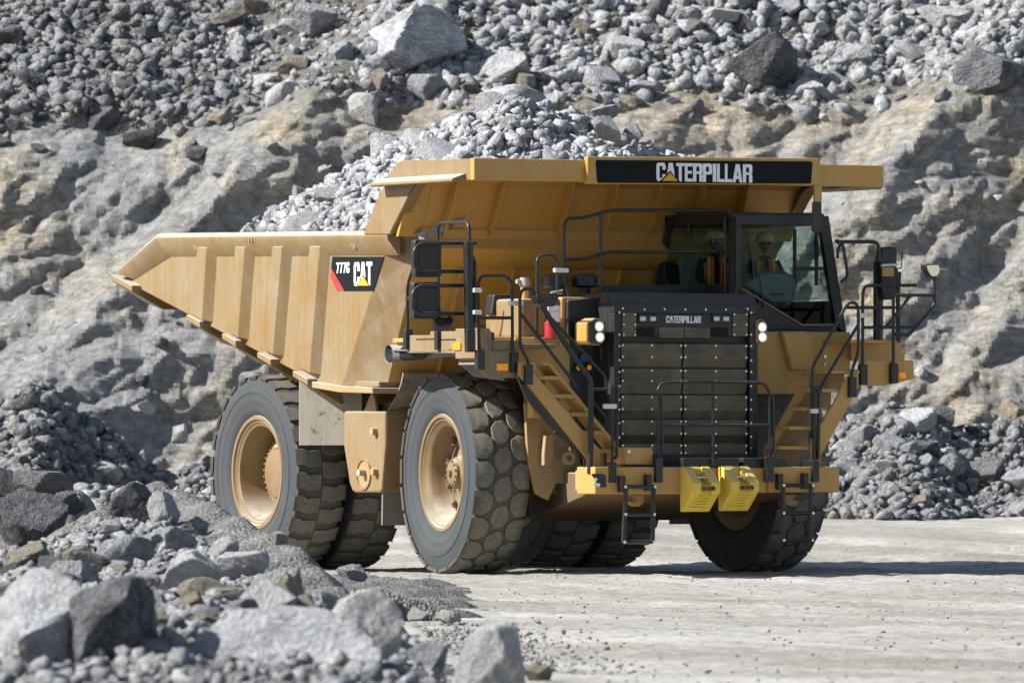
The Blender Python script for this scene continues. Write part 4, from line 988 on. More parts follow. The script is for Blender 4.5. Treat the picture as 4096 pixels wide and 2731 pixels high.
# ---------------------------------------------------------------- handrails
def rails(name, lines, r=.021, sockets=(), clamps=(), fil=.12, parent=truck):
    first = None
    for L in lines:
        mb = MB(); mb.tube(L, r, fil)
        o = mb.build(name if first is None else 'rail_bar', 'rail', parent if first is None else first, smooth=60)
        first = first or o
    for a, b in sockets:
        mb = MB(); mb.box(a[0] - .05, a[0] + .05, a[1] - .045, a[1] + .045, b[2], a[2]); s_ = mb.build('rail_socket', 'rail', first, bevel=.008)
    for a, b in clamps:
        mb = MB(); mb.box(a[0], b[0], a[1] - .045, a[1] + .03, b[2], a[2]); mb.build('rail_clamp', 'galv', first, bevel=.012)
    return first
# right-hand side, along the outer deck edge
rails('handrail', [[(-3.03,-0.275,2.847),(-3.03,-0.259,3.608),(-3.03,-0.44,3.849),(-3.03,-0.5,4.099)], [(-3.03,-0.244,3.448),(-3.03,-0.41,3.445),(-3.03,-1.127,3.434)], [(-3.03,-1.121,2.838),(-3.03,-1.082,4.045),(-3.03,-1.082,4.375),(-3.03,-1.909,4.356),(-3.03,-1.915,4.124)]],
      sockets=[tuple([(-3.05,-0.316,3.063),(-3.05,-0.316,2.812)]), tuple([(-3.05,-1.156,3.073),(-3.05,-1.156,2.795)])])
rails('mirror_post', [[(-3.294,-2.42,2.753),(-3.317,-2.42,4.107)]], r=.065, fil=0)
rails('handrail', [[(-3.302,-2.44,3.924),(-3.266,-2.44,3.924),(-3.23,-2.44,3.863),(-3.235,-2.44,3.123),(-3.266,-2.44,3.054),(-3.313,-2.44,3.067)]], r=.021)
p = [(-3.37,-2.46,3.039),(-3.253,-2.46,3.04),(-3.249,-2.46,2.759),(-3.37,-2.46,2.752)]
mb = MB(); mb.prism('y', -2.50, -2.44, [(a[0], a[2]) for a in p]); mb.build('post_bracket', 'rail', truck, bevel=.01)
rails('handrail', [[(-3.189,-2.47,2.766),(-3.2,-2.47,3.589),(-3.165,-2.47,3.685),(-2.823,-2.47,3.694),(-2.73,-2.47,3.621),(-2.722,-2.47,2.742)], [(-3.197,-2.47,3.172),(-2.737,-2.47,3.176)]],
      sockets=[tuple([(-3.197,-2.5,2.777),(-3.197,-2.5,2.536)]), tuple([(-2.73,-2.5,2.755),(-2.73,-2.5,2.505)])],
      clamps=[tuple([(-3.287,-2.48,3.538),(-3.174,-2.48,3.482)]), tuple([(-3.287,-2.48,3.267),(-3.174,-2.48,3.213)]), tuple([(-2.8,-2.52,3.383),(-2.61,-2.52,3.327)])])
# stair rails of the right-hand stairs
rails('stair_rail', [[(-2.584,-2.62,2.59),(-2.592,-2.62,2.659),(-2.698,-2.62,2.823),(-2.701,-2.62,3.426),(-2.678,-2.62,3.509),(-2.608,-2.62,3.537),(-2.53,-2.62,3.517),(-2.467,-2.62,3.449)], [(-2.698,-2.62,3.234),(-2.467,-2.62,2.975),(-1.966,-2.62,2.414),(-1.904,-2.62,2.332)]],
      sockets=[tuple([(-2.598,-2.64,2.601),(-2.598,-2.64,2.356)])])
rails('stair_rail', [[(-2.291,-2.3,2.925),(-2.286,-2.3,3.904),(-2.231,-2.3,3.953),(-2.074,-2.3,3.961),(-2.003,-2.3,3.893),(-2.003,-2.3,3.52)]],
      clamps=[tuple([(-2.052,-2.3,3.799),(-1.86,-2.3,3.745)])])
rails('stair_rail', [[(-1.777,-2.72,1.262),(-1.757,-2.72,1.816),(-1.766,-2.72,2.417),(-1.831,-2.72,2.5),(-2.072,-2.72,2.793),(-2.354,-2.72,3.186),(-2.454,-2.72,3.343)]], r=.037, fil=.3)
rails('stair_rail', [[(-2.294,-2.4,3.362),(-2.18,-2.4,3.209),(-1.749,-2.4,2.81),(-1.398,-2.4,2.481),(-1.371,-2.4,2.41),(-1.371,-2.4,2.28)], [(-1.608,-2.45,2.3),(-1.372,-2.45,2.301)], [(-1.574,-2.45,2.125),(-1.412,-2.45,1.971),(-1.399,-2.45,1.877),(-1.466,-2.45,1.805),(-1.534,-2.45,1.782)]], r=.021, fil=.2)
rails('bumper_rail', [[(-1.504,-2.8,1.368),(-1.498,-2.8,2.3),(-1.484,-2.8,2.335),(-1.457,-2.8,2.341),(-1.43,-2.8,2.312),(-1.437,-2.8,1.486),(-1.471,-2.8,1.439)]], fil=.04,
      sockets=[tuple([(-1.542,-2.85,1.403),(-1.542,-2.85,1.15)])], clamps=[tuple([(-1.638,-2.82,2.122),(-1.468,-2.82,2.062)])])
# foot of the big stair rail
p = [(-1.842,-2.74,1.262),(-1.727,-2.74,1.262),(-1.64,-2.74,1.25),(-1.633,-2.74,1.097),(-1.714,-2.74,1.091),(-1.828,-2.74,1.238)]
mb = MB(); mb.prism('y', -2.89, -2.86, [(a[0], a[2]) for a in p]); rb = mb.build('rail_foot', 'rail', truck, bevel=.01)
for a in [(-1.802,-2.9,1.189),(-1.806,-2.9,1.127),(-1.762,-2.9,1.123)]:
    mb = MB(); mb.cyl(a, (a[0], a[1] - .02, a[2]), .024, n=8); mb.build('bolt', 'bolt', rb)
# hood-top walkway rail
rails('handrail', [[(-1.294,-1.35,3.288),(-1.312,-1.35,3.447),(-1.389,-1.35,3.725),(-1.389,-1.35,4.363),(-1.339,-1.35,4.443),(-1.1,-1.35,4.456),(-0.713,-1.35,4.557),(0.838,-1.35,4.578),(0.931,-1.35,4.533),(0.93,-1.35,3.547)], [(-1.373,-1.35,3.929),(-1.101,-1.35,3.936),(-0.77,-1.35,4.035),(0.926,-1.35,4.054)], [(-0.866,-1.35,4.519),(-0.866,-1.35,3.531)]],
      sockets=[tuple([(-1.298,-1.35,3.328),(-1.298,-1.35,3.089)])])
mb = MB(); p = [(-0.659,-0.9,3.625),(1.21,-0.9,3.642),(1.21,-0.9,3.547),(-0.659,-0.9,3.53)]
mb.prism('y', -.95, -.9, [(a[0], a[2]) for a in p]); mb.build('toe_board', 'hood', truck)
# bumper guard rail in front of the grille
rails('guard_rail', [[(-0.81,-2.83,1.524),(-0.823,-2.83,2.197),(-0.885,-2.83,2.283),(-0.822,-2.83,2.381),(-0.686,-2.83,2.388),(0.566,-2.83,2.393),(0.679,-2.83,2.354),(0.717,-2.83,2.245),(0.768,-2.83,2.224),(0.78,-2.83,1.547),(0.729,-2.83,1.481),(0.712,-2.83,1.372)], [(-0.835,-2.83,1.481),(-0.885,-2.83,1.459),(-0.88,-2.83,1.351)], [(-0.091,-2.83,2.384),(-0.092,-2.83,1.361)], [(-0.81,-2.83,1.858),(0.742,-2.83,1.861)], [(-0.872,-2.83,2.218),(-0.872,-2.83,1.481)], [(0.717,-2.83,2.224),(0.717,-2.83,1.481)]],
      r=.019, sockets=[tuple([(-0.905,-2.88,1.459),(-0.906,-2.88,1.151)]), tuple([(0.68,-2.88,1.47),(0.68,-2.88,1.158)])])
# left-hand stairs
rails('stair_rail', [[(1.488,-2.64,1.41),(1.449,-2.64,1.903),(1.437,-2.64,2.292),(1.45,-2.64,2.577),(1.489,-2.64,2.655),(1.925,-2.64,3.346),(2.001,-2.64,3.407),(2.076,-2.64,3.4),(2.115,-2.64,3.335),(2.115,-2.64,2.763),(2.03,-2.64,2.58),(2.015,-2.64,2.45)], [(2.115,-2.64,3.127),(1.549,-2.64,2.318),(1.533,-2.64,1.436)], [(1.455,-2.66,1.41),(1.468,-2.66,2.292),(1.492,-2.66,2.349),(1.528,-2.66,2.292),(1.521,-2.66,1.436)]],
      fil=.12, sockets=[tuple([(1.345,-2.86,1.423),(1.344,-2.86,1.156)]), tuple([(2.018,-2.64,2.468),(2.018,-2.64,2.216)])],
      clamps=[tuple([(1.396,-2.68,2.071),(1.492,-2.68,2.012)]), tuple([(2.206,-2.44,3.276),(2.336,-2.44,3.217)])])
rails('handrail', [[(2.332,-2.38,2.61),(2.333,-2.38,3.524),(2.366,-2.38,3.615),(2.472,-2.38,3.627),(3.111,-2.38,3.633)], [(2.063,-2.38,3.344),(2.806,-2.38,3.35)], [(2.351,-2.38,3.096),(3.08,-2.38,3.106)], [(2.781,-2.38,2.612),(2.782,-2.38,3.475)]],
      sockets=[tuple([(2.332,-2.38,2.631),(2.332,-2.38,2.38)]), tuple([(2.781,-2.38,2.644),(2.781,-2.38,2.393)])])
# ---------------------------------------------------------------- mirrors
def mirror_pair(p, q):
    pass
for k, (box_p, frame_p) in enumerate((([(-3.922,-2.2,4.128),(-3.597,-2.2,4.132),(-3.562,-2.2,4.104),(-3.562,-2.2,3.686),(-3.596,-2.2,3.672),(-3.906,-2.2,3.669),(-3.934,-2.2,3.696),(-3.937,-2.2,4.104)], [(-3.119,-2.26,4.093),(-3.891,-2.26,4.084),(-3.976,-2.26,4.009),(-3.976,-2.26,3.804),(-3.884,-2.26,3.737),(-3.131,-2.26,3.744)]),
                                      ([(-3.945,-2.2,3.607),(-3.612,-2.2,3.614),(-3.586,-2.2,3.59),(-3.586,-2.2,3.206),(-3.596,-2.2,3.158),(-3.929,-2.2,3.155),(-3.952,-2.2,3.182),(-3.96,-2.2,3.579)], [(-3.131,-2.26,3.571),(-3.907,-2.26,3.564),(-3.996,-2.26,3.489),(-3.996,-2.26,3.284),(-3.907,-2.26,3.219),(-3.147,-2.26,3.225)]))):
    mb = MB(); mb.prism('y', -2.2, -2.08, [(a[0], a[2]) for a in box_p]); mr = mb.build('side_mirror', 'black', truck, bevel=.03)
    cx = sum(a[0] for a in box_p)/8; cz = sum(a[2] for a in box_p)/8
    mb = MB(); mb.prism('y', -2.076, -2.07, [(cx + (a[0] - cx)*.9, cz + (a[2] - cz)*.92) for a in box_p]); mb.build('mirror_glass', 'mirror', mr)
    mb = MB(); mb.prism('y', -2.212, -2.19, [(cx + (a[0] - cx)*.72, cz + (a[2] - cz)*.78) for a in box_p]); mb.build('back_panel', 'black', mr, bevel=.01)
    mb = MB(); mb.tube(frame_p, .026, .14); mb.build('mirror_arm', 'rail', mr, smooth=60)
# twin lamps hanging below the lower mirror
mb = MB(); q = [(-3.542,-2.2,3.199),(-3.596,-2.2,3.117),(-3.496,-2.2,3.131)]
mb.box(q[0][0] - .05, q[0][0] + .05, -2.25, -2.15, q[0][2] - .02, q[0][2] + .09)
wl = mb.build('lamp_bracket', 'paint_mud', truck, bevel=.01)
for a in q[1:]:
    mb = MB(); mb.cyl((a[0], -2.22, a[2] + .02), (a[0] + .03, -2.12, a[2] - .03), .075, .10, n=8); mb.build('flood_lamp', 'black', wl, bevel=.01)
# front-view mirror on the stair rail
p = [(-2.52,-2.66,3.475),(-2.223,-2.66,3.482),(-2.2,-2.66,3.457),(-2.215,-2.66,3.389),(-2.247,-2.66,3.333),(-2.286,-2.66,3.317),(-2.442,-2.66,3.311),(-2.489,-2.66,3.345),(-2.52,-2.66,3.4)]
mb = MB(); mb.prism('y', -2.72, -2.56, [(a[0], a[2]) for a in p]); fm = mb.build('convex_mirror', 'black', truck, bevel=.04)
mb = MB(); cx = sum(a[0] for a in p)/9; cz = sum(a[2] for a in p)/9
mb.prism('y', -2.735, -2.70, [(cx + (a[0] - cx)*.7, cz + (a[2] - cz)*.66) for a in p]); mb.build('back_panel', 'black', fm, bevel=.02)
# left-hand mirror mast with its housings
rails('mirror_post', [[(3,-1.635,2.922),(3,-1.644,3.943)]], r=.066, fil=0)
rails('mirror_post', [[(2.905,-2.3,2.914),(2.897,-2.3,3.492),(2.914,-2.3,3.802)]], r=.03, fil=0)
p = [(2.85,-2,4.097),(2.879,-2,4.125),(3.044,-2,4.124),(3.068,-2,4.099),(3.063,-2,3.88),(3.093,-2,3.81),(3.101,-2,3.668),(3.076,-2,3.498),(2.994,-2,3.455),(2.879,-2,3.454),(2.846,-2,3.553),(2.83,-2,3.934)]
mb = MB(); mb.prism('y', -2.0, -1.84, [(a[0], a[2]) for a in p]); mm = mb.build('side_mirror', 'rail', truck, bevel=.03)
mb = MB(); q = [(2.842,-2.03,3.866),(2.993,-2.03,3.749)]
mb.box(q[0][0], q[1][0], -2.04, -1.99, q[1][2], q[0][2]); mb.build('hinge_plate', 'paint', mm, bevel=.006)
mb = MB(); mb.tube([(2.809,-2.03,3.888),(2.861,-2.03,3.894),(3.017,-2.03,3.9),(3.034,-2.03,3.879)], .022, .02); mb.build('hinge_bar', 'bolt', mm, smooth=60)
mb = MB(); cz = (p[0][2] + p[8][2])/2
mb.box(p[0][0] + .02, p[6][0] - .06, -1.838, -1.832, p[9][2] + .04, p[1][2] - .05); mb.build('mirror_glass', 'mirror', mm)
mb = MB(); mb.tube([(3.068,-2,3.852),(3.129,-2,3.86),(3.134,-2,4.051)], .008, .02); mb.build('aerial', 'rail', truck)
rails('mirror_arm', [[(2.125,-2.1,4.171),(2.247,-2.1,4.179),(2.672,-2.1,4.184),(2.725,-2.1,4.15),(2.741,-2.1,4.044),(2.738,-2.1,3.931)]], r=.024)
rails('grab_rail', [[(2.306,-1.75,4.199),(2.371,-1.75,4.196),(2.42,-1.75,4.133),(2.477,-1.75,3.808),(2.469,-1.75,3.737),(2.387,-1.75,3.68)], [(2.335,-1.75,3.976),(2.338,-1.75,4.089),(2.388,-1.75,4.167),(2.42,-1.75,4.168)]], r=.02)
rails('mirror_arm', [[(3.256,-2.6,3.899),(3.255,-2.6,3.406),(3.217,-2.6,3.335),(2.914,-2.6,3.037),(2.865,-2.6,3.002),(2.669,-2.6,3.01)], [(2.661,-2.6,3.502),(3.242,-2.6,3.507)], [(2.457,-2.6,3.097),(2.538,-2.6,3.091),(2.89,-2.6,3.487),(2.947,-2.6,3.508)]], r=.022, fil=.08)
p = [(3.082,-2.6,3.894),(3.275,-2.6,3.902),(3.3,-2.6,3.864),(3.295,-2.6,3.786),(3.259,-2.6,3.737),(3.185,-2.6,3.726),(3.141,-2.6,3.757),(3.098,-2.6,3.827)]
mb = MB(); mb.prism('y', -2.66, -2.52, [(a[0], a[2]) for a in p]); cm = mb.build('convex_mirror', 'black', truck, bevel=.02)
cx = sum(a[0] for a in p)/8; cz = sum(a[2] for a in p)/8
mb = MB(); mb.prism('y', -2.668, -2.65, [(cx + (a[0] - cx)*.86, cz + (a[2] - cz)*.82) for a in p]); mb.build('mirror_glass', 'mirror', cm)

# ---------------------------------------------------------------- cab
# front plane y=-1.5, right side x=0.95, narrower at the top
CZ0, CZ1 = 3.05, 4.52
def cabx(z, s): # side faces lean in towards the roof
    t = (z - CZ0)/(CZ1 - CZ0)
    return (0.95 + .0*t) if s < 0 else (2.57 - .27*max(0, t - .1)**1.5)
CY0, CY1 = -1.50, .34
mb = MB()
def bar(a, b, w=.055): mb.tube([a, b], w, 0, 6)
# corner posts
for (x0, x1, y) in ((.98, 1.02, CY0 + .04), (2.54, 2.28, CY0 + .04), (.98, 1.04, CY1 - .04), (2.54, 2.28, CY1 - .04)):
    wid = .07
    mb.hexa([(x0 - wid, y - .05, CZ0), (x0 + wid, y - .05, CZ0), (x0 + wid, y + .05, CZ0), (x0 - wid, y + .05, CZ0),
             (x1 - wid, y - .05, CZ1), (x1 + wid, y - .05, CZ1), (x1 + wid, y + .05, CZ1), (x1 - wid, y + .05, CZ1)])
mb.box(.93, 2.57, CY0, CY1, CZ0 - .02, CZ0 + .06)
# lower front panel under the slanting windscreen edge
p = [(0.967,-1.51,3.549),(1.085,-1.51,3.592),(1.957,-1.51,3.14),(2.427,-1.51,3.165),(2.589,-1.51,3.047),(2.111,-1.51,3.038),(2.027,-1.51,3.068),(1.314,-1.51,3.087),(1.315,-1.51,3.498)]
mb.prism('y', CY0 - .01, CY0 + .05, [(a[0], a[2]) for a in p])
# side panel under the right window, rear wall lower half
mb.box(.93, .98, CY0 + .05, CY1, CZ0, CZ0 + .52); mb.box(1.0, 2.5, CY1 - .05, CY1, CZ0, CZ0 + .62); mb.box(2.50, 2.56, CY0 + .1, CY1, CZ0, CZ0 + .40)
# right side window frame: rounded upper rear corner, mullion
p = [(0.95,0.446,3.674),(0.95,0.145,4.365),(0.95,0.033,4.497),(0.95,-0.141,4.547),(0.95,-1.419,4.528),(0.95,-1.492,4.484)]
mb.tube([(a[0], a[1], a[2]) for a in p], .05, .12, 6)
ou = [(0.94,-1.557,3.518),(0.94,0.441,3.551),(0.94,0.428,3.673),(0.94,0.165,4.353),(0.94,0.053,4.497),(0.94,-0.159,4.559),(0.94,-1.461,4.539),(0.94,-1.618,4.481),(0.94,-1.618,3.517)]
inn = [(0.94,-1.557,3.641),(0.94,0.141,3.671),(0.94,0.303,3.83),(0.94,0.07,4.363),(0.94,-0.022,4.473),(0.94,-0.196,4.518),(0.94,-1.407,4.495),(0.94,-1.48,4.448),(0.94,-1.557,3.656)]
mb.strip([(.935, a[1], a[2]) for a in ou], [(.935, a[1], a[2]) for a in inn], (.03, 0, 0))
p = [(0.95,-0.376,3.659),(0.95,-0.376,4.499)]
mb.tube(p, .018, 0, 6)
cab = mb.build('cab', 'hood', truck, bevel=.012)
mb = MB(); p = [(0.897,-1.56,4.53),(2.068,-1.56,4.557),(2.195,-1.56,4.535),(2.265,-1.56,4.493),(2.307,-1.56,4.457),(2.223,-1.56,4.396),(0.966,-1.56,4.386)]
mb.prism('y', CY0 - .06, CY1 + .05, [(a[0], a[2]) for a in p]); mb.box(.93, 2.28, CY0 - .03, CY1, CZ1 - .02, CZ1 + .03)
mb.build('roof', 'hood', cab, bevel=.04)
mb = MB(); p = [(0.987,-1.5,4.394),(2.265,-1.5,4.4),(2.447,-1.5,3.162),(1.963,-1.5,3.14),(1.091,-1.5,3.59),(1.007,-1.5,3.652)]
mb.prism('y', -1.495, -1.488, [(a[0], a[2]) for a in p]); mb.build('windscreen', 'glass', cab)
mb = MB(); p = [(0.96,0.351,3.831),(0.96,0.113,4.376),(0.96,0.014,4.478),(0.96,-0.148,4.523),(0.96,-1.377,4.501),(0.96,-1.438,4.449),(0.96,-1.547,3.651),(0.96,0.164,3.671)]
mb.prism('x', .955, .962, [(a[1], a[2]) for a in p]); mb.build('side_window', 'glass', cab)
mb = MB(); mb.prism('x', 2.44, 2.447, [(CY0 + .1, CZ0 + .42), (CY1 - .1, CZ0 + .42), (CY1 - .1, CZ1 - .08), (CY0 + .1, CZ1 - .08)]); mb.build('side_window', 'glass', cab)
mb = MB(); mb.box(1.05, 2.42, CY1 - .03, CY1 - .022, CZ0 + .62, CZ1 - .08); mb.build('rear_window', 'glass', cab)
# glazing bars seen through the far window
for P_ in ([(2.9,0.3,4.405),(2.899,0.3,3.677)], [(3.225,0.3,4.421),(3.225,0.3,3.68)], [(2.925,0.3,3.89),(3.382,0.3,3.902)]):
    mb = MB(); mb.tube(P_, .026, 0, 6); mb.build('glazing_bar', 'hood', cab)
mb = MB(); p = [(1.291,-1.2,3.648),(1.395,-1.2,3.721),(1.521,-1.2,3.783),(1.717,-1.2,3.809),(1.899,-1.2,3.787),(1.997,-1.2,3.746),(2.046,-1.2,3.667),(2.053,-1.2,3.57),(2.018,-1.2,3.46),(1.955,-1.2,3.433),(1.675,-1.2,3.433),(1.591,-1.2,3.481)]
mb.prism('y', -1.22, -.85, [(a[0], a[2]) for a in p]); db = mb.build('dashboard', plain('pale grey dash trim', (0.20, 0.235, 0.225), 0.8), cab, bevel=.03)
mb = MB(); p = [(1.657,-1.225,3.536),(1.842,-1.225,3.541),(1.845,-1.225,3.522),(1.674,-1.225,3.513)]
mb.prism('y', -1.226, -1.215, [(a[0], a[2]) for a in p]); mb.build('dash_slot', 'dark', db)
mb = MB(); mb.box(.98, 2.5, -1.42, CY1 - .06, CZ0 + .02, CZ0 + .10); mb.build('cab_floor', 'interior', cab)
mb = MB(); mb.lathe([(.19, -.013), (.203, 0), (.19, .013), (.177, 0)], 28, (0, 0, 0), 'z', closed=True)
for k in range(3):
    a = 2*math.pi*k/3; mb.cyl((0, 0, -.02), (.19*math.cos(a), .19*math.sin(a), 0), .012, n=6)
mb.cyl((0, 0, 0), (0, 0, -.35), .03, n=10)
sw = mb.build('steering_wheel', 'interior', cab, smooth=50, loc=(1.98, -.88, 3.76)); sw.rotation_euler = (math.radians(28), 0, 0)
for x, y in ((2.14, -.02), (1.38, .0)):
    mb = MB(); mb.box(x - .25, x + .25, y - .50, y + .10, 3.40, 3.52); mb.prism('x', x - .24, x + .24, [(y + .08, 3.5), (y + .22, 4.18), (y + .30, 4.18), (y + .18, 3.4)])
    mb.box(x - .15, x + .15, y - .3, y + .05, 3.12, 3.42)
    mb.build('cab_seat', 'seat', cab, bevel=.05)
mb = MB(); mb.tube([(1.13,-1.53,4.358),(1.178,-1.53,4.136),(1.234,-1.53,3.967),(1.331,-1.53,3.703),(1.387,-1.53,3.341)], .012, 0, 6); mb.build('wiper_arm', 'rail', cab)
mb = MB(); mb.tube([(1.181,-1.525,4.136),(1.23,-1.525,3.919),(1.243,-1.525,3.702)], .016, 0, 6); mb.build('wiper_blade', 'rail', cab)
for P_ in ([(1.074,-1.53,3.589),(1.945,-1.53,3.137),(2.408,-1.53,3.141)],):
    mb = MB(); mb.tube(P_, .008, .03, 6); mb.build('windscreen_seal', 'paint_mud', cab)

# ================================================================== GROUND SHAPES (metres right of the view axis, metres ahead of the camera)
def sstep(a, b, x):
    t = min(1.0, max(0.0, (x - a)/(b - a))); return t*t*(3 - 2*t)
def ground_h(l, d):
    h = sstep(117, 139, d)*(.50 + .38*sstep(-2.0, -5.0, l))
    h += .018*math.sin(l*1.7 + d*.23) + .012*math.sin(d*1.1 - l*.6)
    return h*(1 if d > 112 else .6) - .19*sstep(109.5, 101, d)
CREST = [(-5.8, 84.0, .05), (-4.62, 86.5, .62), (-3.66, 88.0, 1.18), (-3.12, 85.6, 1.03), (-2.02, 80.0, .60), (-1.50, 76.0, .28), (-.9, 71.5, -.05), (-.2, 66.0, -.34)]
def lat_crest(d):
    for (l0, d0, z0), (l1, d1, z1) in zip(CREST[2:], CREST[3:]):
        if d1 <= d <= d0: return l0 + (l1 - l0)*(d0 - d)/(d0 - d1)
    return CREST[2][0] if d > 88 else 9
def mound_h(l, d):
    """Grit ridge running towards the camera; rocks are tipped on its left and front flank."""
    near = 1e9; h = -9.0
    for (l0, d0, z0), (l1, d1, z1) in zip(CREST, CREST[1:]):
        dl, dd = l1 - l0, d1 - d0
        t = max(0.0, min(1.0, ((l - l0)*dl + (d - d0)*dd)/(dl*dl + dd*dd)))
        pl, pd, pz = l0 + dl*t, d0 + dd*t, z0 + (z1 - z0)*t
        dist = math.hypot(l - pl, d - pd)
        if dist < near - 1e-9:
            near = dist
            cr = dl*(d - pd) - dd*(l - pl)             # >0: right-hand and far side
            if l > -3.66 + .05*(88 - d) and d > 80: cr = 1 if l > lat_crest(d) else cr
            h = pz - (1.05*max(0, dist - .10) if cr > 0 else .11*dist)
    best = h
    # floor of tipped rock in front of the ridge
    front = (.16 + .016*(d - 66))*sstep(-.3, -2.0, l)*sstep(90, 84, d) - .30*sstep(-1.3, .2, l)
    if 66 < d < 88:
        k = sstep(.15, -.45, l - lat_crest(d)); front = front*k - .6*(1 - k)
    left = (.40 + .085*(d - 90))*sstep(-4.2, -4.85, l)*sstep(82, 88, d) - 1.5*sstep(98, 103, d)
    if l > -4.1: left = -9
    if d < 66: front -= .25*sstep(66, 50, d)*0
    h = max(best, front, left)
    return h + .03*math.sin(l*5.1 + d*1.3) + .02*math.sin(l*9.7 - d*2.1)
def bank_right_h(l, d):
    ridge = 2.02 + .12*math.sin(l*1.3) + .14*math.sin(l*3.1 + 1)
    crest_d = 141.5 + .5*math.sin(l*.8)
    h = ridge - (crest_d - d)*.46 if d < crest_d else ridge - (d - crest_d)*.35
    h -= 2.2*sstep(3.2, 1.0, l)
    return h
def bank_left_h(l, d):
    ridge = 1.15 + 1.30*sstep(-5.0, -8.0, l) + .10*math.sin(l*2.3) + .10*math.sin(l*4.7)
    ridge -= 1.0*sstep(-4.6, -2.5, l)
    crest_d = 142.5 + .4*math.sin(l*.9)
    return ridge - (crest_d - d)*.50 if d < crest_d else ridge - (d - crest_d)*.3
def near_h(l, d): return max(ground_h(l, d), mound_h(l, d))
def far_h(l, d): return max(ground_h(l, d), bank_right_h(l, d), bank_left_h(l, d))

def grid_sheet(name, ls, ds, hf, m, kind, smooth=True, drop=None):
    """Height field over a grid of lateral and depth positions."""
    nl, nd = len(ls), len(ds); co = np.empty((nd*nl, 3)); i = 0
    for d in ds:
        for l in ls:
            p = lat(l, d, hf(l, d)); co[i] = p; i += 1
    fs = [(j*nl + k, j*nl + k + 1, (j + 1)*nl + k + 1, (j + 1)*nl + k) for j in range(nd - 1) for k in range(nl - 1)]
    me = bpy.data.meshes.new(name); me.from_pydata(co.tolist(), [], fs); me.materials.append(M[m])
    if smooth: me.shade_smooth()
    o = bpy.data.objects.new(name, me); COL.objects.link(o)
    if kind: o['kind'] = kind
    return o
def span(*seg):
    out = []
    for a, b, s in seg:
        n = max(1, int(round((b - a)/s))); out += [a + (b - a)*k/n for k in range(n)]
    return out + [seg[-1][1]]
def bumpy(h, l, d, a=.02):
    return h + a*(math.sin(l*7.3 + math.sin(d*3.1)*2) + math.sin(d*5.7 + math.sin(l*4.3)*2))*.5
def ruts(l, d):
    """Low windrows of crumbs pushed up between the wheel tracks."""
    h = 0
    for d0, a, w_, q in ((117.5, .055, .35, .7), (121.2, .06, .45, .5), (113.6, .03, .25, .9), (98.0, .05, .5, .6), (90.5, .045, .5, .8), (83.0, .04, .4, .7), (74.0, .04, .4, 1.1)):
        c = d0 + .9*math.sin(l*.22*q + d0) + .25*math.sin(l*1.3*q + d0*2)
        h += a*math.exp(-((d - c)/w_)**2)*max(0, .45 + .4*math.sin(l*2.1*q + d0) + .35*math.sin(l*5.3*q - d0) + .3*math.sin(l*13 + d*7))
    if 108.5 < d < 112.5 or (d > 112.5 and abs(l + 1) < 4 and d < 117): h *= .25
    return h + .007*math.sin(l*17 + 3*math.sin(d*6)) + .006*math.sin(d*19 + 2*math.sin(l*9))
grid_sheet('ground', span((-1500, -60, 160), (-60, -12, 4), (-12, 12, .12), (12, 60, 4), (60, 1500, 160)),
           span((-600, 20, 60), (20, 60, 4), (60, 126, .22), (126, 150, .8), (150, 260, 20), (260, 1500, 150)),
           lambda l, d: bumpy(ground_h(l, d), l, d, .012) + ruts(l, d) if 60 < d < 150 else ground_h(l, d), 'ground', 'structure')
def nz3(l, d): return math.sin(l*13.1 + 3*math.sin(d*2.2))*.012 + math.sin(l*29 + d*17 + 2*math.sin(l*11))*.008 + math.sin(d*23 - l*19)*.007
grid_sheet('gravel_mound', span((-12, -6.5, .35), (-6.5, .8, .06)), span((36, 64, .8), (64, 92, .15), (92, 106, .4)),
           lambda l, d: (mound_h(l, d) + nz3(l, d)) if mound_h(l, d) > ground_h(l, d) - .05 else mound_h(l, d) - .3, 'gravel', 'structure')
grid_sheet('rubble_bank', span((-1, 16, .12), (16, 40, 1.5)), span((134, 146, .12), (146, 152, 1)), lambda l, d: bumpy(bank_right_h(l, d), l*1.3, d*1.7, .12), 'gravel', 'structure')
grid_sheet('rubble_bank', span((-40, -16, 1.5), (-16, -2, .12)), span((134, 146, .12), (146, 152, 1)), lambda l, d: bumpy(bank_left_h(l, d), l*1.3, d*1.7, .12), 'gravel', 'structure')

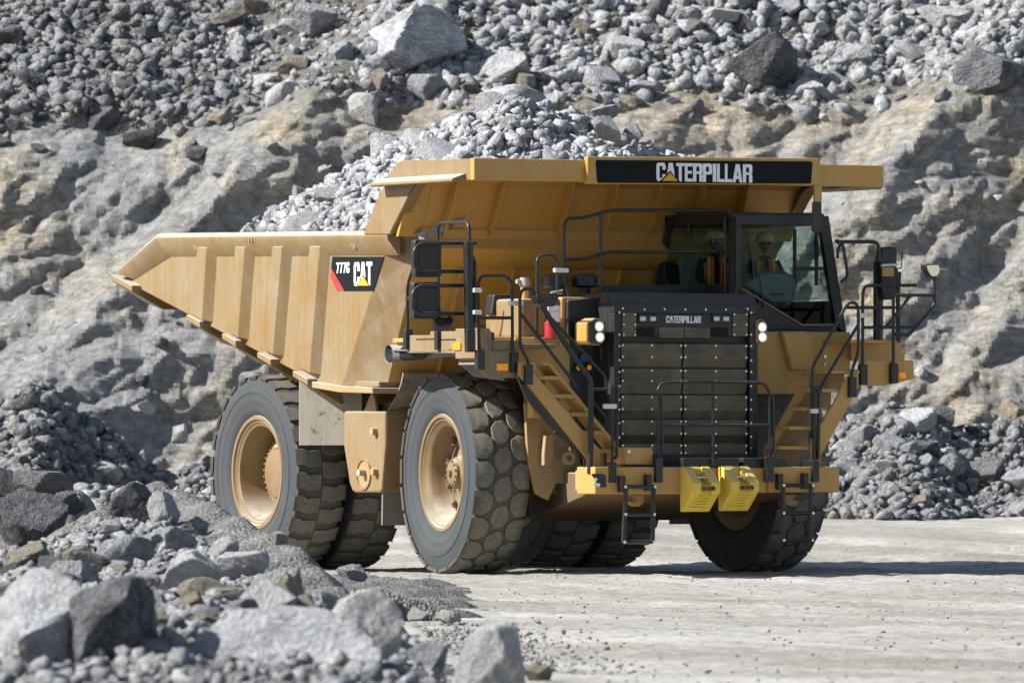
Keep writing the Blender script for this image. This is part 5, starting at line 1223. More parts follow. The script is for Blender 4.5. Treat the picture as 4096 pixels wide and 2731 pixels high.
# ---------------------------------------------------------------- the quarry face
TAB = nrs.rand(5, 256, 256)
def facets(P, cell, seed, tilt):
    """Broken-rock relief: every Voronoi cell is its own tilted plane."""
    q = P/cell; g = np.floor(q).astype(int); best = np.full(len(P), 1e9); val = np.zeros(len(P))
    for dx in (-1, 0, 1):
        for dy in (-1, 0, 1):
            cx, cy = g[:, 0] + dx, g[:, 1] + dy
            ix, iy = (cx*7 + seed*31) % 256, (cy*3 + seed*17 + cx) % 256
            ox, oy = cx + TAB[0][ix, iy], cy + TAB[1][ix, iy]
            rx, ry = q[:, 0] - ox, q[:, 1] - oy; d = rx*rx + ry*ry
            v = (TAB[2][ix, iy] - .5) + tilt*((TAB[3][ix, iy] - .5)*rx + (TAB[4][ix, iy] - .5)*ry)
            k = d < best; best = np.where(k, d, best); val = np.where(k, v, val)
    return val
def blocks(P, cell, seed, tilt, steep):
    """Interlocking tilted blocks with flat tops and straight flanks; no gaps or overhangs."""
    q = P/cell; g = np.floor(q).astype(int); val = np.full(len(P), -9.0)
    for dx in (-2, -1, 0, 1, 2):
        for dy in (-2, -1, 0, 1, 2):
            cx, cy = g[:, 0] + dx, g[:, 1] + dy
            ix, iy = (cx*7 + seed*31) % 256, (cy*3 + seed*17 + cx) % 256
            rx, ry = q[:, 0] - cx - TAB[0][ix, iy], q[:, 1] - cy - TAB[1][ix, iy]
            an = TAB[(seed + 1) % 5][iy, ix]*6.28; c, s = np.cos(an), np.sin(an)
            x, y = rx*c + ry*s, -rx*s + ry*c
            d = np.maximum(np.maximum(np.abs(x)*.85, np.abs(y)*1.15), np.abs(x*.6 + y*.8))
            v = (TAB[2][ix, iy] - .5) + tilt*((TAB[3][ix, iy] - .5)*rx + (TAB[4][ix, iy] - .5)*ry) - steep*np.maximum(0, d - .34)
            val = np.maximum(val, v)
    return val
def vnoise(P, cell, seed):
    q = P/cell; g = np.floor(q).astype(int); f = q - g; f = f*f*(3 - 2*f); r = 0
    for dx in (0, 1):
        for dy in (0, 1):
            t = TAB[seed % 5][(g[:, 0] + dx + seed*13) % 256, (g[:, 1] + dy + seed*29) % 256]
            r = r + t*(f[:, 0] if dx else 1 - f[:, 0])*(f[:, 1] if dy else 1 - f[:, 1])
    return r - .5
us = np.array(span((-60, -14, 1.5), (-14, 14, .055), (14, 60, 1.5)))
prof = [(145.5, -.3), (146.6, .9), (148.0, 2.9), (149.4, 5.0), (150.5, 6.7), (151.4, 7.5), (153.4, 8.6), (157.0, 11.2), (164.0, 16.5), (180.0, 26.0)]
arc = [0]
for a, b in zip(prof, prof[1:]): arc.append(arc[-1] + math.hypot(b[0] - a[0], b[1] - a[1]))
vs_ = np.array(span((0, 15, .06), (15, arc[-1], .6)))
pd_ = np.interp(vs_, arc, [p[0] for p in prof]); pz_ = np.interp(vs_, arc, [p[1] for p in prof])
U, V = np.meshgrid(us, vs_); Dp = np.broadcast_to(pd_[:, None], U.shape); Zp = np.broadcast_to(pz_[:, None], U.shape)
u, z, dd = U.ravel(), Zp.ravel().copy(), Dp.ravel().copy()
P2 = np.stack([u, z*1.25], 1)
P2 = P2 + np.stack([vnoise(P2, 1.1, 3), vnoise(P2, 1.1, 4)], 1)*.7
c_, s_ = math.cos(math.radians(38)), math.sin(math.radians(38))
R2 = np.stack([(P2[:, 0]*c_ + P2[:, 1]*s_)*.55, -P2[:, 0]*s_ + P2[:, 1]*c_], 1)     # stretched along the dip of the beds
# height where solid face gives way to loose rubble
zb = 7.15 + .45*vnoise(np.stack([u, u*0], 1), 2.6, 1)*2 + .35*np.clip((u + 8.5)/4, -1, 1)*1.0 + .35*vnoise(P2, .8, 2)
face = np.clip((zb - z)/.5 + .5, 0, 1)
def ridge_step(u0, z0, u1, z1, amp, width):
    """The face stands forward to the right of a slanting line; its left-hand flank catches the sun."""
    n = math.hypot(u1 - u0, z1 - z0); nx, nz_ = -(z1 - z0)/n, (u1 - u0)/n
    if nx < 0: nx, nz_ = -nx, -nz_
    s = (u - u0)*nx + (z - z0)*nz_ + .25*vnoise(P2, .7, 2) + .5*vnoise(P2, 2.0, 1)
    t = np.clip(s/width + .5, 0, 1); t = t*t*(3 - 2*t)
    return amp*t*np.exp(-np.maximum(s, 0)/4.0)
Q2 = np.stack([u + .10*vnoise(np.stack([u, z], 1), 1.6, 3), z*1.2 + .10*vnoise(np.stack([u, z], 1), 1.6, 4)], 1)
S2 = np.stack([(Q2[:, 0]*c_ + Q2[:, 1]*s_)*.6, -Q2[:, 0]*s_ + Q2[:, 1]*c_], 1)
big = blocks(S2, 2.0, 1, 1.5, 1.9)*.55 + blocks(S2, .95, 2, 1.8, 2.2)*.36 + blocks(S2, .48, 3, 2.0, 2.4)*.19 + blocks(Q2, .24, 4, 2.0, 2.2)*.085
soft = vnoise(np.stack([u, z*1.25], 1), 3.5, 0)*1.0
loose = vnoise(P2, 2.6, 2)*.8 + facets(P2, .30, 1, 1.4)*.10 + facets(P2, .12, 2, 1.5)*.05
disp = face*(big*.78 + soft*.85) + (1 - face)*loose
disp += ridge_step(-5.0, 6.5, -7.0, 4.5, 1.25, .9) + ridge_step(7.1, 7.8, 4.3, 4.6, 1.5, 1.0) + ridge_step(9.2, 6.0, 7.9, 3.4, .9, .8)*.8
disp *= np.clip((z + .3)/1.2, .2, 1)
dd -= disp*.95; z += disp*.12
N_u, N_v = len(us), len(vs_)
def relax(A, n):
    A = A.reshape(N_v, N_u)
    for _ in range(n):
        B = A.copy(); B[1:-1, 1:-1] = A[1:-1, 1:-1]*.4 + .15*(A[:-2, 1:-1] + A[2:, 1:-1] + A[1:-1, :-2] + A[1:-1, 2:]); A = B
    return A.ravel()
co = np.empty((N_u*N_v, 3))
co[:, 0] = RIGHT.x*(LAT0 + u) + FWD.x*(dd - DIST); co[:, 1] = RIGHT.y*(LAT0 + u) + FWD.y*(dd - DIST); co[:, 2] = z
def np_mesh(name, co, quads, matl, attrs=None, smooth=False):
    me = bpy.data.meshes.new(name); k = quads.shape[1]
    me.vertices.add(len(co)); me.vertices.foreach_set('co', np.ascontiguousarray(co, np.float32).ravel())
    me.loops.add(quads.size); me.loops.foreach_set('vertex_index', np.ascontiguousarray(quads, np.int32).ravel())
    me.polygons.add(len(quads)); me.polygons.foreach_set('loop_start', np.arange(0, quads.size, k, dtype=np.int32))
    me.materials.append(M[matl] if isinstance(matl, str) else matl)
    me.update(calc_edges=True); me.validate()
    for an, av in (attrs or {}).items():
        at = me.attributes.new(an, 'FLOAT', 'POINT'); at.data.foreach_set('value', np.ascontiguousarray(av, np.float32))
    if smooth: me.shade_smooth()
    o = bpy.data.objects.new(name, me); COL.objects.link(o); return o
j, k = np.meshgrid(np.arange(N_v - 1), np.arange(N_u - 1), indexing='ij'); b0 = (j*N_u + k).ravel()
hill = np_mesh('quarry_face', co, np.stack([b0, b0 + 1, b0 + N_u + 1, b0 + N_u], 1), 'cliff', {'face': face})
hill.data.shade_smooth(); hill.data.set_sharp_from_angle(angle=math.radians(12)); hill['kind'] = 'structure'
HU, HZ, HD = u.reshape(N_v, N_u), z.reshape(N_v, N_u), dd.reshape(N_v, N_u)
def hill_at(uu, zz):
    """The point of the quarry slope seen at lateral uu and height zz."""
    c = int(np.argmin(np.abs(us - uu))); col = HZ[:, c]; r = int(np.argmin(np.abs(col - zz)))
    return lat(uu, float(HD[r, c]), float(HZ[r, c]))

# ---------------------------------------------------------------- rocks
def ico(n):
    bm = bmesh.new(); bmesh.ops.create_icosphere(bm, subdivisions=n, radius=1.0)
    v = np.array([x.co[:] for x in bm.verts]); f = np.array([[y.index for y in x.verts] for x in bm.faces]); bm.free(); return v, f
ICO = {n: ico(n) for n in (2, 3, 4, 5)}
def sn(d, fr, seed):
    """Cheap smooth noise on directions."""
    r = np.random.RandomState(seed); out = 0
    for k in range(5):
        w_ = r.normal(size=3)*fr; out = out + np.sin(d @ w_ + r.uniform(0, 6.28) + 1.3*np.sin(d @ r.normal(size=3)*fr*.6))
    return out/5
def rock_pts(seed, lev, sharp=60, rough=.03, flat=1.0, elong=1.0, n=10):
    r = np.random.RandomState(seed); d, f = ICO[lev]
    rad = 0
    nn = r.normal(size=(n, 3)); nn /= np.linalg.norm(nn, axis=1)[:, None]
    off = r.uniform(.42, 1.0, n)
    for q, o in zip(nn, off):
        c = d @ q; ri = np.where(c > .12, o/np.maximum(c, .12), 9.0); rad = rad + ri**(-float(sharp))
    rad = (rad + 1.25**(-float(sharp)))**(-1.0/sharp)
    rad = rad*(1 + rough*(sn(d, 4, seed + 1) + .6*sn(d, 9, seed + 2) + .45*sn(d, 19, seed + 3) + (.3*sn(d, 37, seed + 4) if lev > 4 else 0)))
    p = d*rad[:, None]*np.array([elong, 1, flat])
    lo, hi = p.min(0), p.max(0)
    return (p - (lo + hi)/2)/((hi - lo)/2), f
PROTO = {}
def rock_mesh(seed, lev):
    key = (seed, lev)
    if key not in PROTO:
        p, f = rock_pts(seed, lev, rough=.046 if lev > 4 else .032)
        o = np_mesh('rock', p, f, 'rock'); me = o.data; bpy.data.objects.remove(o)
        me.shade_smooth(); me.set_sharp_from_angle(angle=math.radians(27)); PROTO[key] = me
    return PROTO[key]
def rock(pos, size, seed, lev, m, label, group=None, name='rock', cat='rock', rot=None, yaw=None):
    """size: half extents across, deep, high as seen from the front."""
    o = bpy.data.objects.new(name, rock_mesh(seed, lev)); COL.objects.link(o)
    o.location = pos; o.scale = size
    o.rotation_euler = (0, rot or 0, -TH + (rng.uniform(-.25, .25) if yaw is None else yaw))
    o.material_slots[0].link = 'OBJECT'; o.material_slots[0].material = M[m]
    return tag(o, label, cat, group)
def hull_pts(seed):
    r = np.random.RandomState(seed); q = r.normal(size=(10, 3)); q /= np.linalg.norm(q, axis=1)[:, None]; q *= r.uniform(.75, 1.0, (10, 1))
    bm = bmesh.new(); [bm.verts.new(x) for x in q]; bmesh.ops.convex_hull(bm, input=bm.verts); bmesh.ops.triangulate(bm, faces=bm.faces)
    lo = [v for v in bm.verts if not v.link_faces]; bmesh.ops.delete(bm, geom=lo, context='VERTS'); bm.verts.index_update()
    out = np.array([v.co[:] for v in bm.verts]), np.array([[v.index for v in f.verts] for f in bm.faces]); bm.free(); return out
LITTER = {2: [hull_pts(900 + k) for k in range(24)]}
def litter(name, places, m, lev=2):
    """Thousands of small stones as ONE mesh. places: (x, y, z, radius)."""
    n = len(places); V, F, T = [], [], []; off = 0
    r = np.random.RandomState(len(places))
    for x, y, zz, s in places:
        p, f = LITTER[lev][r.randint(24)]
        a, b_, c = r.uniform(0, 6.28, 3); ca, sa, cb, sb = math.cos(a), math.sin(a), math.cos(b_), math.sin(b_)
        q = p*np.array([s*r.uniform(.8, 1.35), s*r.uniform(.7, 1.1), s*r.uniform(.5, .95)])
        q = q @ np.array([[1, 0, 0], [0, cb, -sb], [0, sb, cb]]) @ np.array([[ca, -sa, 0], [sa, ca, 0], [0, 0, 1]])
        V.append(q + (x, y, zz)); F.append(f + off); off += len(p); T.append(np.full(len(p), r.rand()))
    o = np_mesh(name, np.concatenate(V), np.concatenate(F), m, {'tint': np.concatenate(T)}); o['kind'] = 'stuff'; return o

# boulders on the rubble slope above the face
for (uu, zz, wv, hv), seed, rt, m, name, label in [
    ((-1.72, 8.71, 1.87, 1.27), 33, 0.12, 'rock', 'boulder', 'largest grey boulder on the slope, flat topped with a tan broken end'),
    ((4.34, 8.20, 1.25, 1.19), 2, -0.1, 'rock_dark', 'boulder', 'big rough dark grey boulder in the slope above the sign'),
    ((-0.19, 8.12, 1.01, 0.71), 3, -0.3, 'rock', 'boulder', 'grey boulder slanting on the slope just below and right of the largest boulder'),
    ((1.58, 8.00, 0.66, 0.46), 4, 0.2, 'rock', 'boulder', 'grey blocky boulder on the slope above the heaped load'),
    ((0.23, 7.92, 0.37, 0.42), 5, 0, 'rock_tan', 'rock', 'small cream coloured block on the slope above the load'),
    ((8.20, 8.15, 1.23, 0.86), 6, -0.35, 'rock_dark', 'boulder', 'very dark slab shaped boulder at the top right edge'),
    ((-3.46, 9.12, 0.71, 0.60), 7, 0.3, 'rock', 'boulder', 'grey slab leaning on the slope left of the largest boulder'),
    ((-4.32, 8.00, 0.55, 0.31), 8, -0.1, 'rock_pale', 'rock', 'pale flat rock alone on the earthy slope'),
    ((-6.45, 8.89, 0.54, 0.31), 9, 0.1, 'rock_dark', 'rock', 'dark brown wedge shaped rock high on the left slope'),
    ((-5.01, 9.22, 0.67, 0.30), 10, -0.3, 'rock_tan', 'rock', 'tan rock cut by the top edge left of the largest boulder'),
    ((-2.30, 7.95, 0.33, 0.46), 11, 0.1, 'rock_tan', 'rock', 'upright tan and grey rock under the largest boulder'),
    ((-8.33, 8.00, 0.60, 0.46), 12, 0, 'rock_dark', 'boulder', 'dark rounded boulder at the left edge of the slope'),
    ((6.97, 8.53, 0.67, 0.37), 13, 0.15, 'rock', 'boulder', 'grey angular block left of the dark slab at top right'),
    ((6.07, 8.45, 0.52, 0.42), 14, -0.2, 'rock', 'boulder', 'grey tilted block right of the rough dark boulder'),
    ((3.61, 9.25, 0.82, 0.30), 15, 0, 'rock_pale', 'boulder', 'pale rock cut by the top edge above the rough dark boulder'),
    ((7.57, 9.22, 0.90, 0.37), 16, 0.1, 'rock_pale', 'boulder', 'pale boulder cut by the top edge near the right corner'),
    ((1.19, 8.97, 0.33, 0.34), 17, 0.2, 'rock_tan', 'rock', 'small tan rock high on the slope above the load'),
    ((2.27, 7.82, 0.52, 0.34), 18, 0.1, 'rock', 'rock', 'grey rock low on the slope right of the load'),
    ((5.70, 8.04, 0.34, 0.30), 19, -0.1, 'rock_pale', 'rock', 'small pale rock right of the rough dark boulder'),
    ((-2.17, 9.09, 0.60, 0.37), 20, 0.2, 'rock', 'boulder', 'grey boulder touching the top of the largest boulder'),
    ((-5.04, 7.35, 0.45, 0.30), 21, -0.2, 'rock_tan', 'rock', 'tan rock on the lip of the sunlit face at left'),
]:
    p = hill_at(uu, zz - hv*.18)
    rock(p + Vector((0, 0, hv*.18)) - FWD*hv*.02, (wv/2*1.04, (wv + hv)*.24, hv/2*1.08), seed, 5, m, label, None, name, name, rt)
placed = []
def free(uu, zz, s, lst, k=.62):
    for a, b_, c in lst:
        if abs(uu - a) < (s + c)*k and abs(zz - b_) < (s + c)*k: return False
    lst.append((uu, zz, s)); return True
HB_ = [
    (-1.72, 8.71, 1.87, 1.27),
    (4.34, 8.20, 1.25, 1.19),
    (-0.19, 8.12, 1.01, 0.71),
    (1.58, 8.00, 0.66, 0.46),
    (0.23, 7.92, 0.37, 0.42),
    (8.20, 8.15, 1.23, 0.86),
    (-3.46, 9.12, 0.71, 0.60),
    (-4.32, 8.00, 0.55, 0.31),
    (-6.45, 8.89, 0.54, 0.31),
    (-5.01, 9.22, 0.67, 0.30),
    (-2.30, 7.95, 0.33, 0.46),
    (-8.33, 8.00, 0.60, 0.46),
    (6.97, 8.53, 0.67, 0.37),
    (6.07, 8.45, 0.52, 0.42),
    (3.61, 9.25, 0.82, 0.30),
    (7.57, 9.22, 0.90, 0.37),
    (1.19, 8.97, 0.33, 0.34),
    (2.27, 7.82, 0.52, 0.34),
    (5.70, 8.04, 0.34, 0.30),
    (-2.17, 9.09, 0.60, 0.37),
    (-5.04, 7.35, 0.45, 0.30),
]
for a, b_, c, d_ in HB_: placed.append((a, b_, (c + d_)/4))
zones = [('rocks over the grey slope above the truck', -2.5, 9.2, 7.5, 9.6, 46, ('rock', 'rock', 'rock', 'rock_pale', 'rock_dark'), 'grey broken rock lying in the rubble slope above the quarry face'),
         ('rocks coloured darker for shade on the upper left slope', -9.2, -5.0, 6.6, 9.6, 22, ('rock_dark',), 'grey rock darkened as if shaded, lying in the rubble at the top left'),  # dark rock material only, shade put into the colour
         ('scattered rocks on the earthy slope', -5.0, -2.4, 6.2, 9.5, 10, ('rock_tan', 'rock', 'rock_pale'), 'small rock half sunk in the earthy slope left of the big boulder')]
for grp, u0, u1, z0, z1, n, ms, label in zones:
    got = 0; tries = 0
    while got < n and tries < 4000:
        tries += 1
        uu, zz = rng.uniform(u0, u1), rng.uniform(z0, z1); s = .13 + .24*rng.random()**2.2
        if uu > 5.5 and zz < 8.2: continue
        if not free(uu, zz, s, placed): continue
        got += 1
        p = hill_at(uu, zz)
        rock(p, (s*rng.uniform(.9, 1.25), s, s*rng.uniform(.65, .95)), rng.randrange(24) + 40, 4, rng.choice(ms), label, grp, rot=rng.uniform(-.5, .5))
pl = []
while len(pl) < 16500:
    uu = rng.uniform(-13, 13) if len(pl) < 13000 else rng.choice((-1, 1))*rng.uniform(13, 24); c = int(np.argmin(np.abs(us - uu))); r_ = rng.randrange(len(vs_))
    zz = HZ[r_, c]
    if zz > 10.4: continue
    fc = face.reshape(N_v, N_u)[r_, c]
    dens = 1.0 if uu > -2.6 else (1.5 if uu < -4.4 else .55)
    if uu > 5.6 and zz < 8.0: dens = .2
    if rng.random() > (1 - fc)*dens + .008: continue
    s = (.03 + .24*rng.random()**3.2)*(1.15 if uu > -2.6 else (1.0 if uu < -4.6 else .75))
    p = lat(uu, float(HD[r_, c]), float(zz)); pl.append((p.x, p.y, p.z, s))
litter('slope_rubble', [q for q in pl if (Vector(q[:3]) - cam.location).dot(RIGHT) > -4.6 + .8*math.sin(q[2]*2)], 'rubble'); litter('slope_rubble', [q for q in pl if (Vector(q[:3]) - cam.location).dot(RIGHT) <= -4.6 + .8*math.sin(q[2]*2)], 'rubble_dark')  # left part of the slope gets darker stones in place of shade

# rocks of the two banks at the foot of the face
for (l, d, zz, wv, hv), seed, rt, m, name, label in [
    ((5.74, 142.50, 1.97, 0.60, 0.43), 22, 0, 'rock', 'boulder', 'grey boulder on top of the right bank nearest the stairs'),
    ((5.30, 142.50, 1.47, 0.60, 0.47), 23, 0.1, 'rock_pale', 'rock', 'whitish rock at the left end of the right bank'),
    ((6.84, 142.50, 2.00, 0.67, 0.44), 24, -0.1, 'rock', 'boulder', 'broad grey boulder on top of the right bank'),
    ((8.19, 142.50, 2.18, 0.57, 0.47), 25, 0.1, 'rock_tan', 'boulder', 'pale tan boulder on the right bank at the edge of view'),
    ((7.48, 142.50, 1.68, 0.78, 0.50), 26, 0.3, 'rock_dark', 'boulder', 'dark slanting boulder in the middle of the right bank'),
    ((6.28, 142.50, 1.47, 0.50, 0.35), 27, 0, 'rock', 'rock', 'rounded grey rock in the middle of the right bank'),
    ((6.97, 139.40, 1.30, 0.52, 0.49), 28, 0.4, 'rock', 'rock', 'wedge shaped grey rock standing in the right bank'),
    ((8.07, 139.20, 1.05, 0.55, 0.49), 29, -0.3, 'rock', 'boulder', 'smooth grey boulder at the foot of the right bank by the edge'),
    ((6.48, 137.75, 0.78, 0.41, 0.25), 30, 0.1, 'rock_tan', 'rock', 'brownish flat rock at the foot of the right bank'),
    ((5.94, 138.00, 0.92, 0.41, 0.34), 31, -0.2, 'rock', 'rock', 'grey rock near the foot of the right bank left of the brownish one'),
    ((-7.51, 142.50, 2.07, 0.67, 0.78), 32, 0.5, 'rock_tan', 'boulder', 'big tan and grey boulder leaning in the left bank'),
    ((-6.86, 142.50, 1.93, 0.43, 0.47), 33, 0, 'rock', 'boulder', 'round grey boulder right of the leaning tan boulder'),
    ((-6.01, 142.50, 2.29, 0.43, 0.24), 34, 0.1, 'rock_pale', 'rock', 'pale rock on the crest of the left bank'),
    ((-6.75, 141.10, 1.25, 0.30, 0.25), 35, 0.2, 'rock_tan', 'rock', 'small orange tan rock at the foot of the left bank'),
    ((-6.04, 142.50, 1.44, 0.24, 0.28), 36, -0.4, 'rock_pale', 'rock', 'small pale upright rock at the foot of the left bank'),
    ((-5.44, 142.50, 1.83, 0.35, 0.33), 37, -0.5, 'rock_pale', 'rock', 'pale pointed rock in the left bank near the rear tyre'),
    ((-6.97, 140.40, 1.02, 0.29, 0.21), 38, 0, 'rock', 'rock', 'roundish light rock on the ground before the left bank'),
    ((-8.06, 142.50, 1.93, 0.57, 0.50), 39, 0.2, 'rock', 'boulder', 'grey boulder in the left bank at the edge of view'),
]:
    rock(lat(l, d, zz), (wv/2, (wv + hv)*.22, hv/2), seed, 5, m, label, None, name, name, rt)
def bank_fill(hf, l0, l1, n_big, n_small, ms, label, grp, lit, smin, smax):
    lst = []; got = 0; tries = 0
    while got < n_big and tries < 5000:
        tries += 1
        l, d = rng.uniform(l0, l1), rng.uniform(137.5, 142.2); s = smin + (smax - smin)*rng.random()**1.8
        h = hf(l, d)
        if h < ground_h(l, d) - .05 or not free(l, h, s, lst, .5): continue
        got += 1
        rock(lat(l, d, h + s*.25), (s*rng.uniform(.9, 1.25), s, s*rng.uniform(.7, 1.0)), rng.randrange(24) + 40, 4, rng.choice(ms), label, grp, rot=rng.uniform(-.5, .5))
    pl = []
    while len(pl) < n_small:
        l, d = rng.uniform(l0 - 3, l1 + 3), rng.uniform(136.5, 143)
        h = hf(l, d)
        if h < ground_h(l, d) - .12: continue
        s = .04 + .15*rng.random()**2.2; p = lat(l, d, max(h, ground_h(l, d)) + s*.3); pl.append((p.x, p.y, p.z, s))
    litter(lit, pl, 'rubble_dark')
bank_fill(bank_right_h, 3.6, 9.0, 44, 5200, ('rock', 'rock', 'rock', 'rock_dark', 'rock_pale'), 'grey rock heaped in the long bank behind the truck on the right', 'rocks heaped in the right bank', 'bank_rubble', .13, .34)
bank_fill(bank_left_h, -9.2, -4.0, 24, 3600, ('rock', 'rock_dark', 'rock'), 'grey rock heaped in the bank left of the rear wheels', 'rocks heaped in the left bank', 'bank_rubble', .12, .34)

pl = []
while len(pl) < 900:
    d = rng.uniform(118, 139); l = rng.uniform(-9.5, -4.2)
    s = .03 + .20*rng.random()**3; p = lat(l, d, ground_h(l, d) + s*.3); pl.append((p.x, p.y, p.z, s))
litter('bank_rubble', pl, 'rubble')

# tipped rocks in the left foreground
for (l, d, zz, wv, hv), seed, rt, m, name, label in [
    ((-3.26, 60.00, 0.08, 1.05, 1.17), 1, 0.25, 'rock', 'boulder', 'huge grey boulder filling the lower left corner'),
    ((-2.78, 60.00, 0.18, 0.81, 0.99), 41, 0.75, 'rock_dark', 'boulder', 'dark slab leaning on the huge corner boulder'),
    ((-1.59, 60.00, -0.06, 1.40, 0.99), 3, 0.05, 'rock', 'boulder', 'large broad pale grey boulder at the bottom centre left'),
    ((-1.07, 62.20, 0.21, 0.56, 0.62), 44, 0.15, 'rock_pale', 'boulder', 'pale beige boulder with a pointed top beside the grit ridge'),
    ((-0.13, 60.00, 0.02, 0.52, 0.64), 45, 0.1, 'rock_pale', 'boulder', 'whitish block nearest the haul road at the bottom'),
    ((-3.62, 83.80, 0.98, 0.44, 0.44), 46, -0.7, 'rock_dark', 'rock', 'dark wedge shaped rock on the crest of the grit ridge'),
    ((-3.35, 83.60, 0.92, 0.35, 0.42), 47, 0.5, 'rock_pale', 'rock', 'pale pointed rock leaning beside the dark wedge on the ridge'),
    ((-3.00, 82.70, 0.79, 0.29, 0.23), 48, 0, 'rock_pale', 'rock', 'small white square block right of the pale pointed rock'),
    ((-3.57, 80.50, 0.57, 0.56, 0.36), 49, 0.1, 'rock', 'boulder', 'flat grey boulder below the dark wedge'),
    ((-2.71, 73.60, 0.45, 0.55, 0.44), 50, -0.35, 'rock_pale', 'boulder', 'long pale grey boulder with a sloping top in the middle of the pile'),
    ((-2.41, 77.45, 0.49, 0.46, 0.39), 51, 0.3, 'rock_pale', 'boulder', 'pale grey boulder right of the long sloping boulder'),
    ((-1.83, 70.50, 0.35, 0.32, 0.37), 52, 0.1, 'rock_tan', 'boulder', 'beige boulder with ragged top beside the grit ridge'),
    ((-5.09, 91.80, 0.77, 0.73, 0.75), 53, 0.4, 'rock_dark', 'boulder', 'big black grey boulder at the left edge above the corner boulder'),
    ((-5.24, 97.30, 1.13, 0.73, 0.39), 54, 0.1, 'rock_dark', 'boulder', 'dark flat boulder above the black grey boulder at the left edge'),
    ((-4.89, 95.60, 0.94, 0.45, 0.30), 55, -0.2, 'rock_dark', 'rock', 'dark rock at the left foot of the grit ridge'),
    ((-5.60, 97.35, 1.12, 0.48, 0.41), 56, 0.3, 'rock_dark', 'rock', 'dark rock cut by the left edge of view'),
    ((-3.08, 64.85, 0.24, 0.27, 0.39), 57, -0.15, 'rock_dark', 'rock', 'upright dark grey rock right of the leaning slab'),
    ((-3.94, 79.30, 0.51, 0.32, 0.30), 58, 0.1, 'rock_tan', 'rock', 'rounded brown rock left of the flat grey boulder'),
    ((-4.57, 81.05, 0.51, 0.28, 0.16), 59, 0, 'rock_tan', 'rock', 'brown rock at the left edge under the black grey boulder'),
    ((-3.55, 78.25, 0.44, 0.23, 0.14), 60, 0.1, 'rock_tan', 'rock', 'smooth oval brown rock under the flat grey boulder'),
    ((-2.16, 80.95, 0.70, 0.17, 0.15), 61, 0.3, 'rock_pale', 'rock', 'pale rock on the ridge in front of the rear tyre'),
    ((-1.90, 103.80, 0.08, 0.37, 0.24), 62, -0.1, 'rock', 'rock', 'grey rock on the ground behind the ridge near the front wheel'),
    ((-0.82, 66.20, 0.00, 0.35, 0.15), 64, 0.15, 'rock', 'rock', 'flat slab lying left of the whitish block'),
    ((-0.62, 64.70, -0.04, 0.32, 0.29), 65, -0.1, 'rock', 'rock', 'grey broken rock next to the whitish block'),
    ((-1.23, 60.00, 0.00, 0.42, 0.39), 66, 0.2, 'rock_pale', 'boulder', 'grey boulder between the broad boulder and the pale beige one'),
    ((-2.51, 60.00, 0.05, 0.39, 0.33), 67, 0, 'rock', 'boulder', 'grey boulder left of the broad boulder at the bottom'),
    ((-0.63, 86.20, -0.13, 0.26, 0.17), 68, 0.1, 'rock_pale', 'rock', 'whitish rock at the toe of the ridge by the road'),
    ((-0.95, 88.05, -0.12, 0.25, 0.16), 69, -0.1, 'rock_pale', 'rock', 'pale rock at the toe of the ridge, second from the road'),
    ((-1.28, 88.05, -0.03, 0.26, 0.15), 70, 0.1, 'rock', 'rock', 'grey rock on the right flank of the ridge'),
    ((-3.34, 81.65, 0.70, 0.24, 0.16), 71, 0.1, 'rock_pale', 'rock', 'pale rock under the pale pointed rock'),
    ((-2.64, 79.60, 0.62, 0.32, 0.22), 72, -0.2, 'rock_pale', 'rock', 'pale rock tucked behind the pale grey boulder'),
    ((-3.03, 80.50, 0.67, 0.44, 0.28), 73, 0.15, 'rock', 'boulder', 'grey mottled boulder under the small white block'),
    ((-3.01, 68.95, 0.25, 0.21, 0.17), 74, 0, 'rock_tan', 'rock', 'tan rock right of the upright dark rock'),
    ((-2.33, 66.15, 0.20, 0.23, 0.15), 75, 0.1, 'rock_tan', 'rock', 'tan rock under the long sloping boulder'),
    ((-2.32, 60.05, 0.15, 0.24, 0.24), 76, 0.3, 'rock', 'rock', 'grey rock against the left side of the broad boulder'),
    ((-0.85, 60.00, -0.04, 0.27, 0.18), 86, 0.1, 'rock_pale', 'rock', 'pale rock on the bottom edge under the pale beige boulder'),
    ((-2.10, 60.00, 0.02, 0.21, 0.18), 87, 0.2, 'rock_tan', 'rock', 'beige rock on the bottom edge left of the broad boulder'),
    ((0.19, 63.65, -0.13, 0.22, 0.16), 88, 0, 'rock_tan', 'rock', 'low brownish rock on the road right of the whitish block'),
    ((-2.07, 67.40, 0.29, 0.24, 0.20), 89, 0.2, 'rock', 'rock', 'grey rock above the broad boulder'),
    ((-2.34, 71.75, 0.31, 0.21, 0.18), 90, -0.3, 'rock_tan', 'rock', 'brown rock beside the long sloping boulder'),
    ((-1.87, 65.00, 0.19, 0.26, 0.16), 91, 0.3, 'rock_pale', 'rock', 'pale rock resting behind the broad boulder'),
    ((-3.78, 73.90, 0.39, 0.33, 0.22), 92, 0.1, 'rock', 'rock', 'grey rock above the leaning dark slab'),
    ((-3.08, 73.95, 0.35, 0.33, 0.29), 93, -0.2, 'rock', 'rock', 'grey rock between the flat and the long boulder'),
]:
    rock(lat(l, d, zz), (wv/2, (wv + hv)*.21, hv/2), seed, 5, m, label, None, name, name, rt)
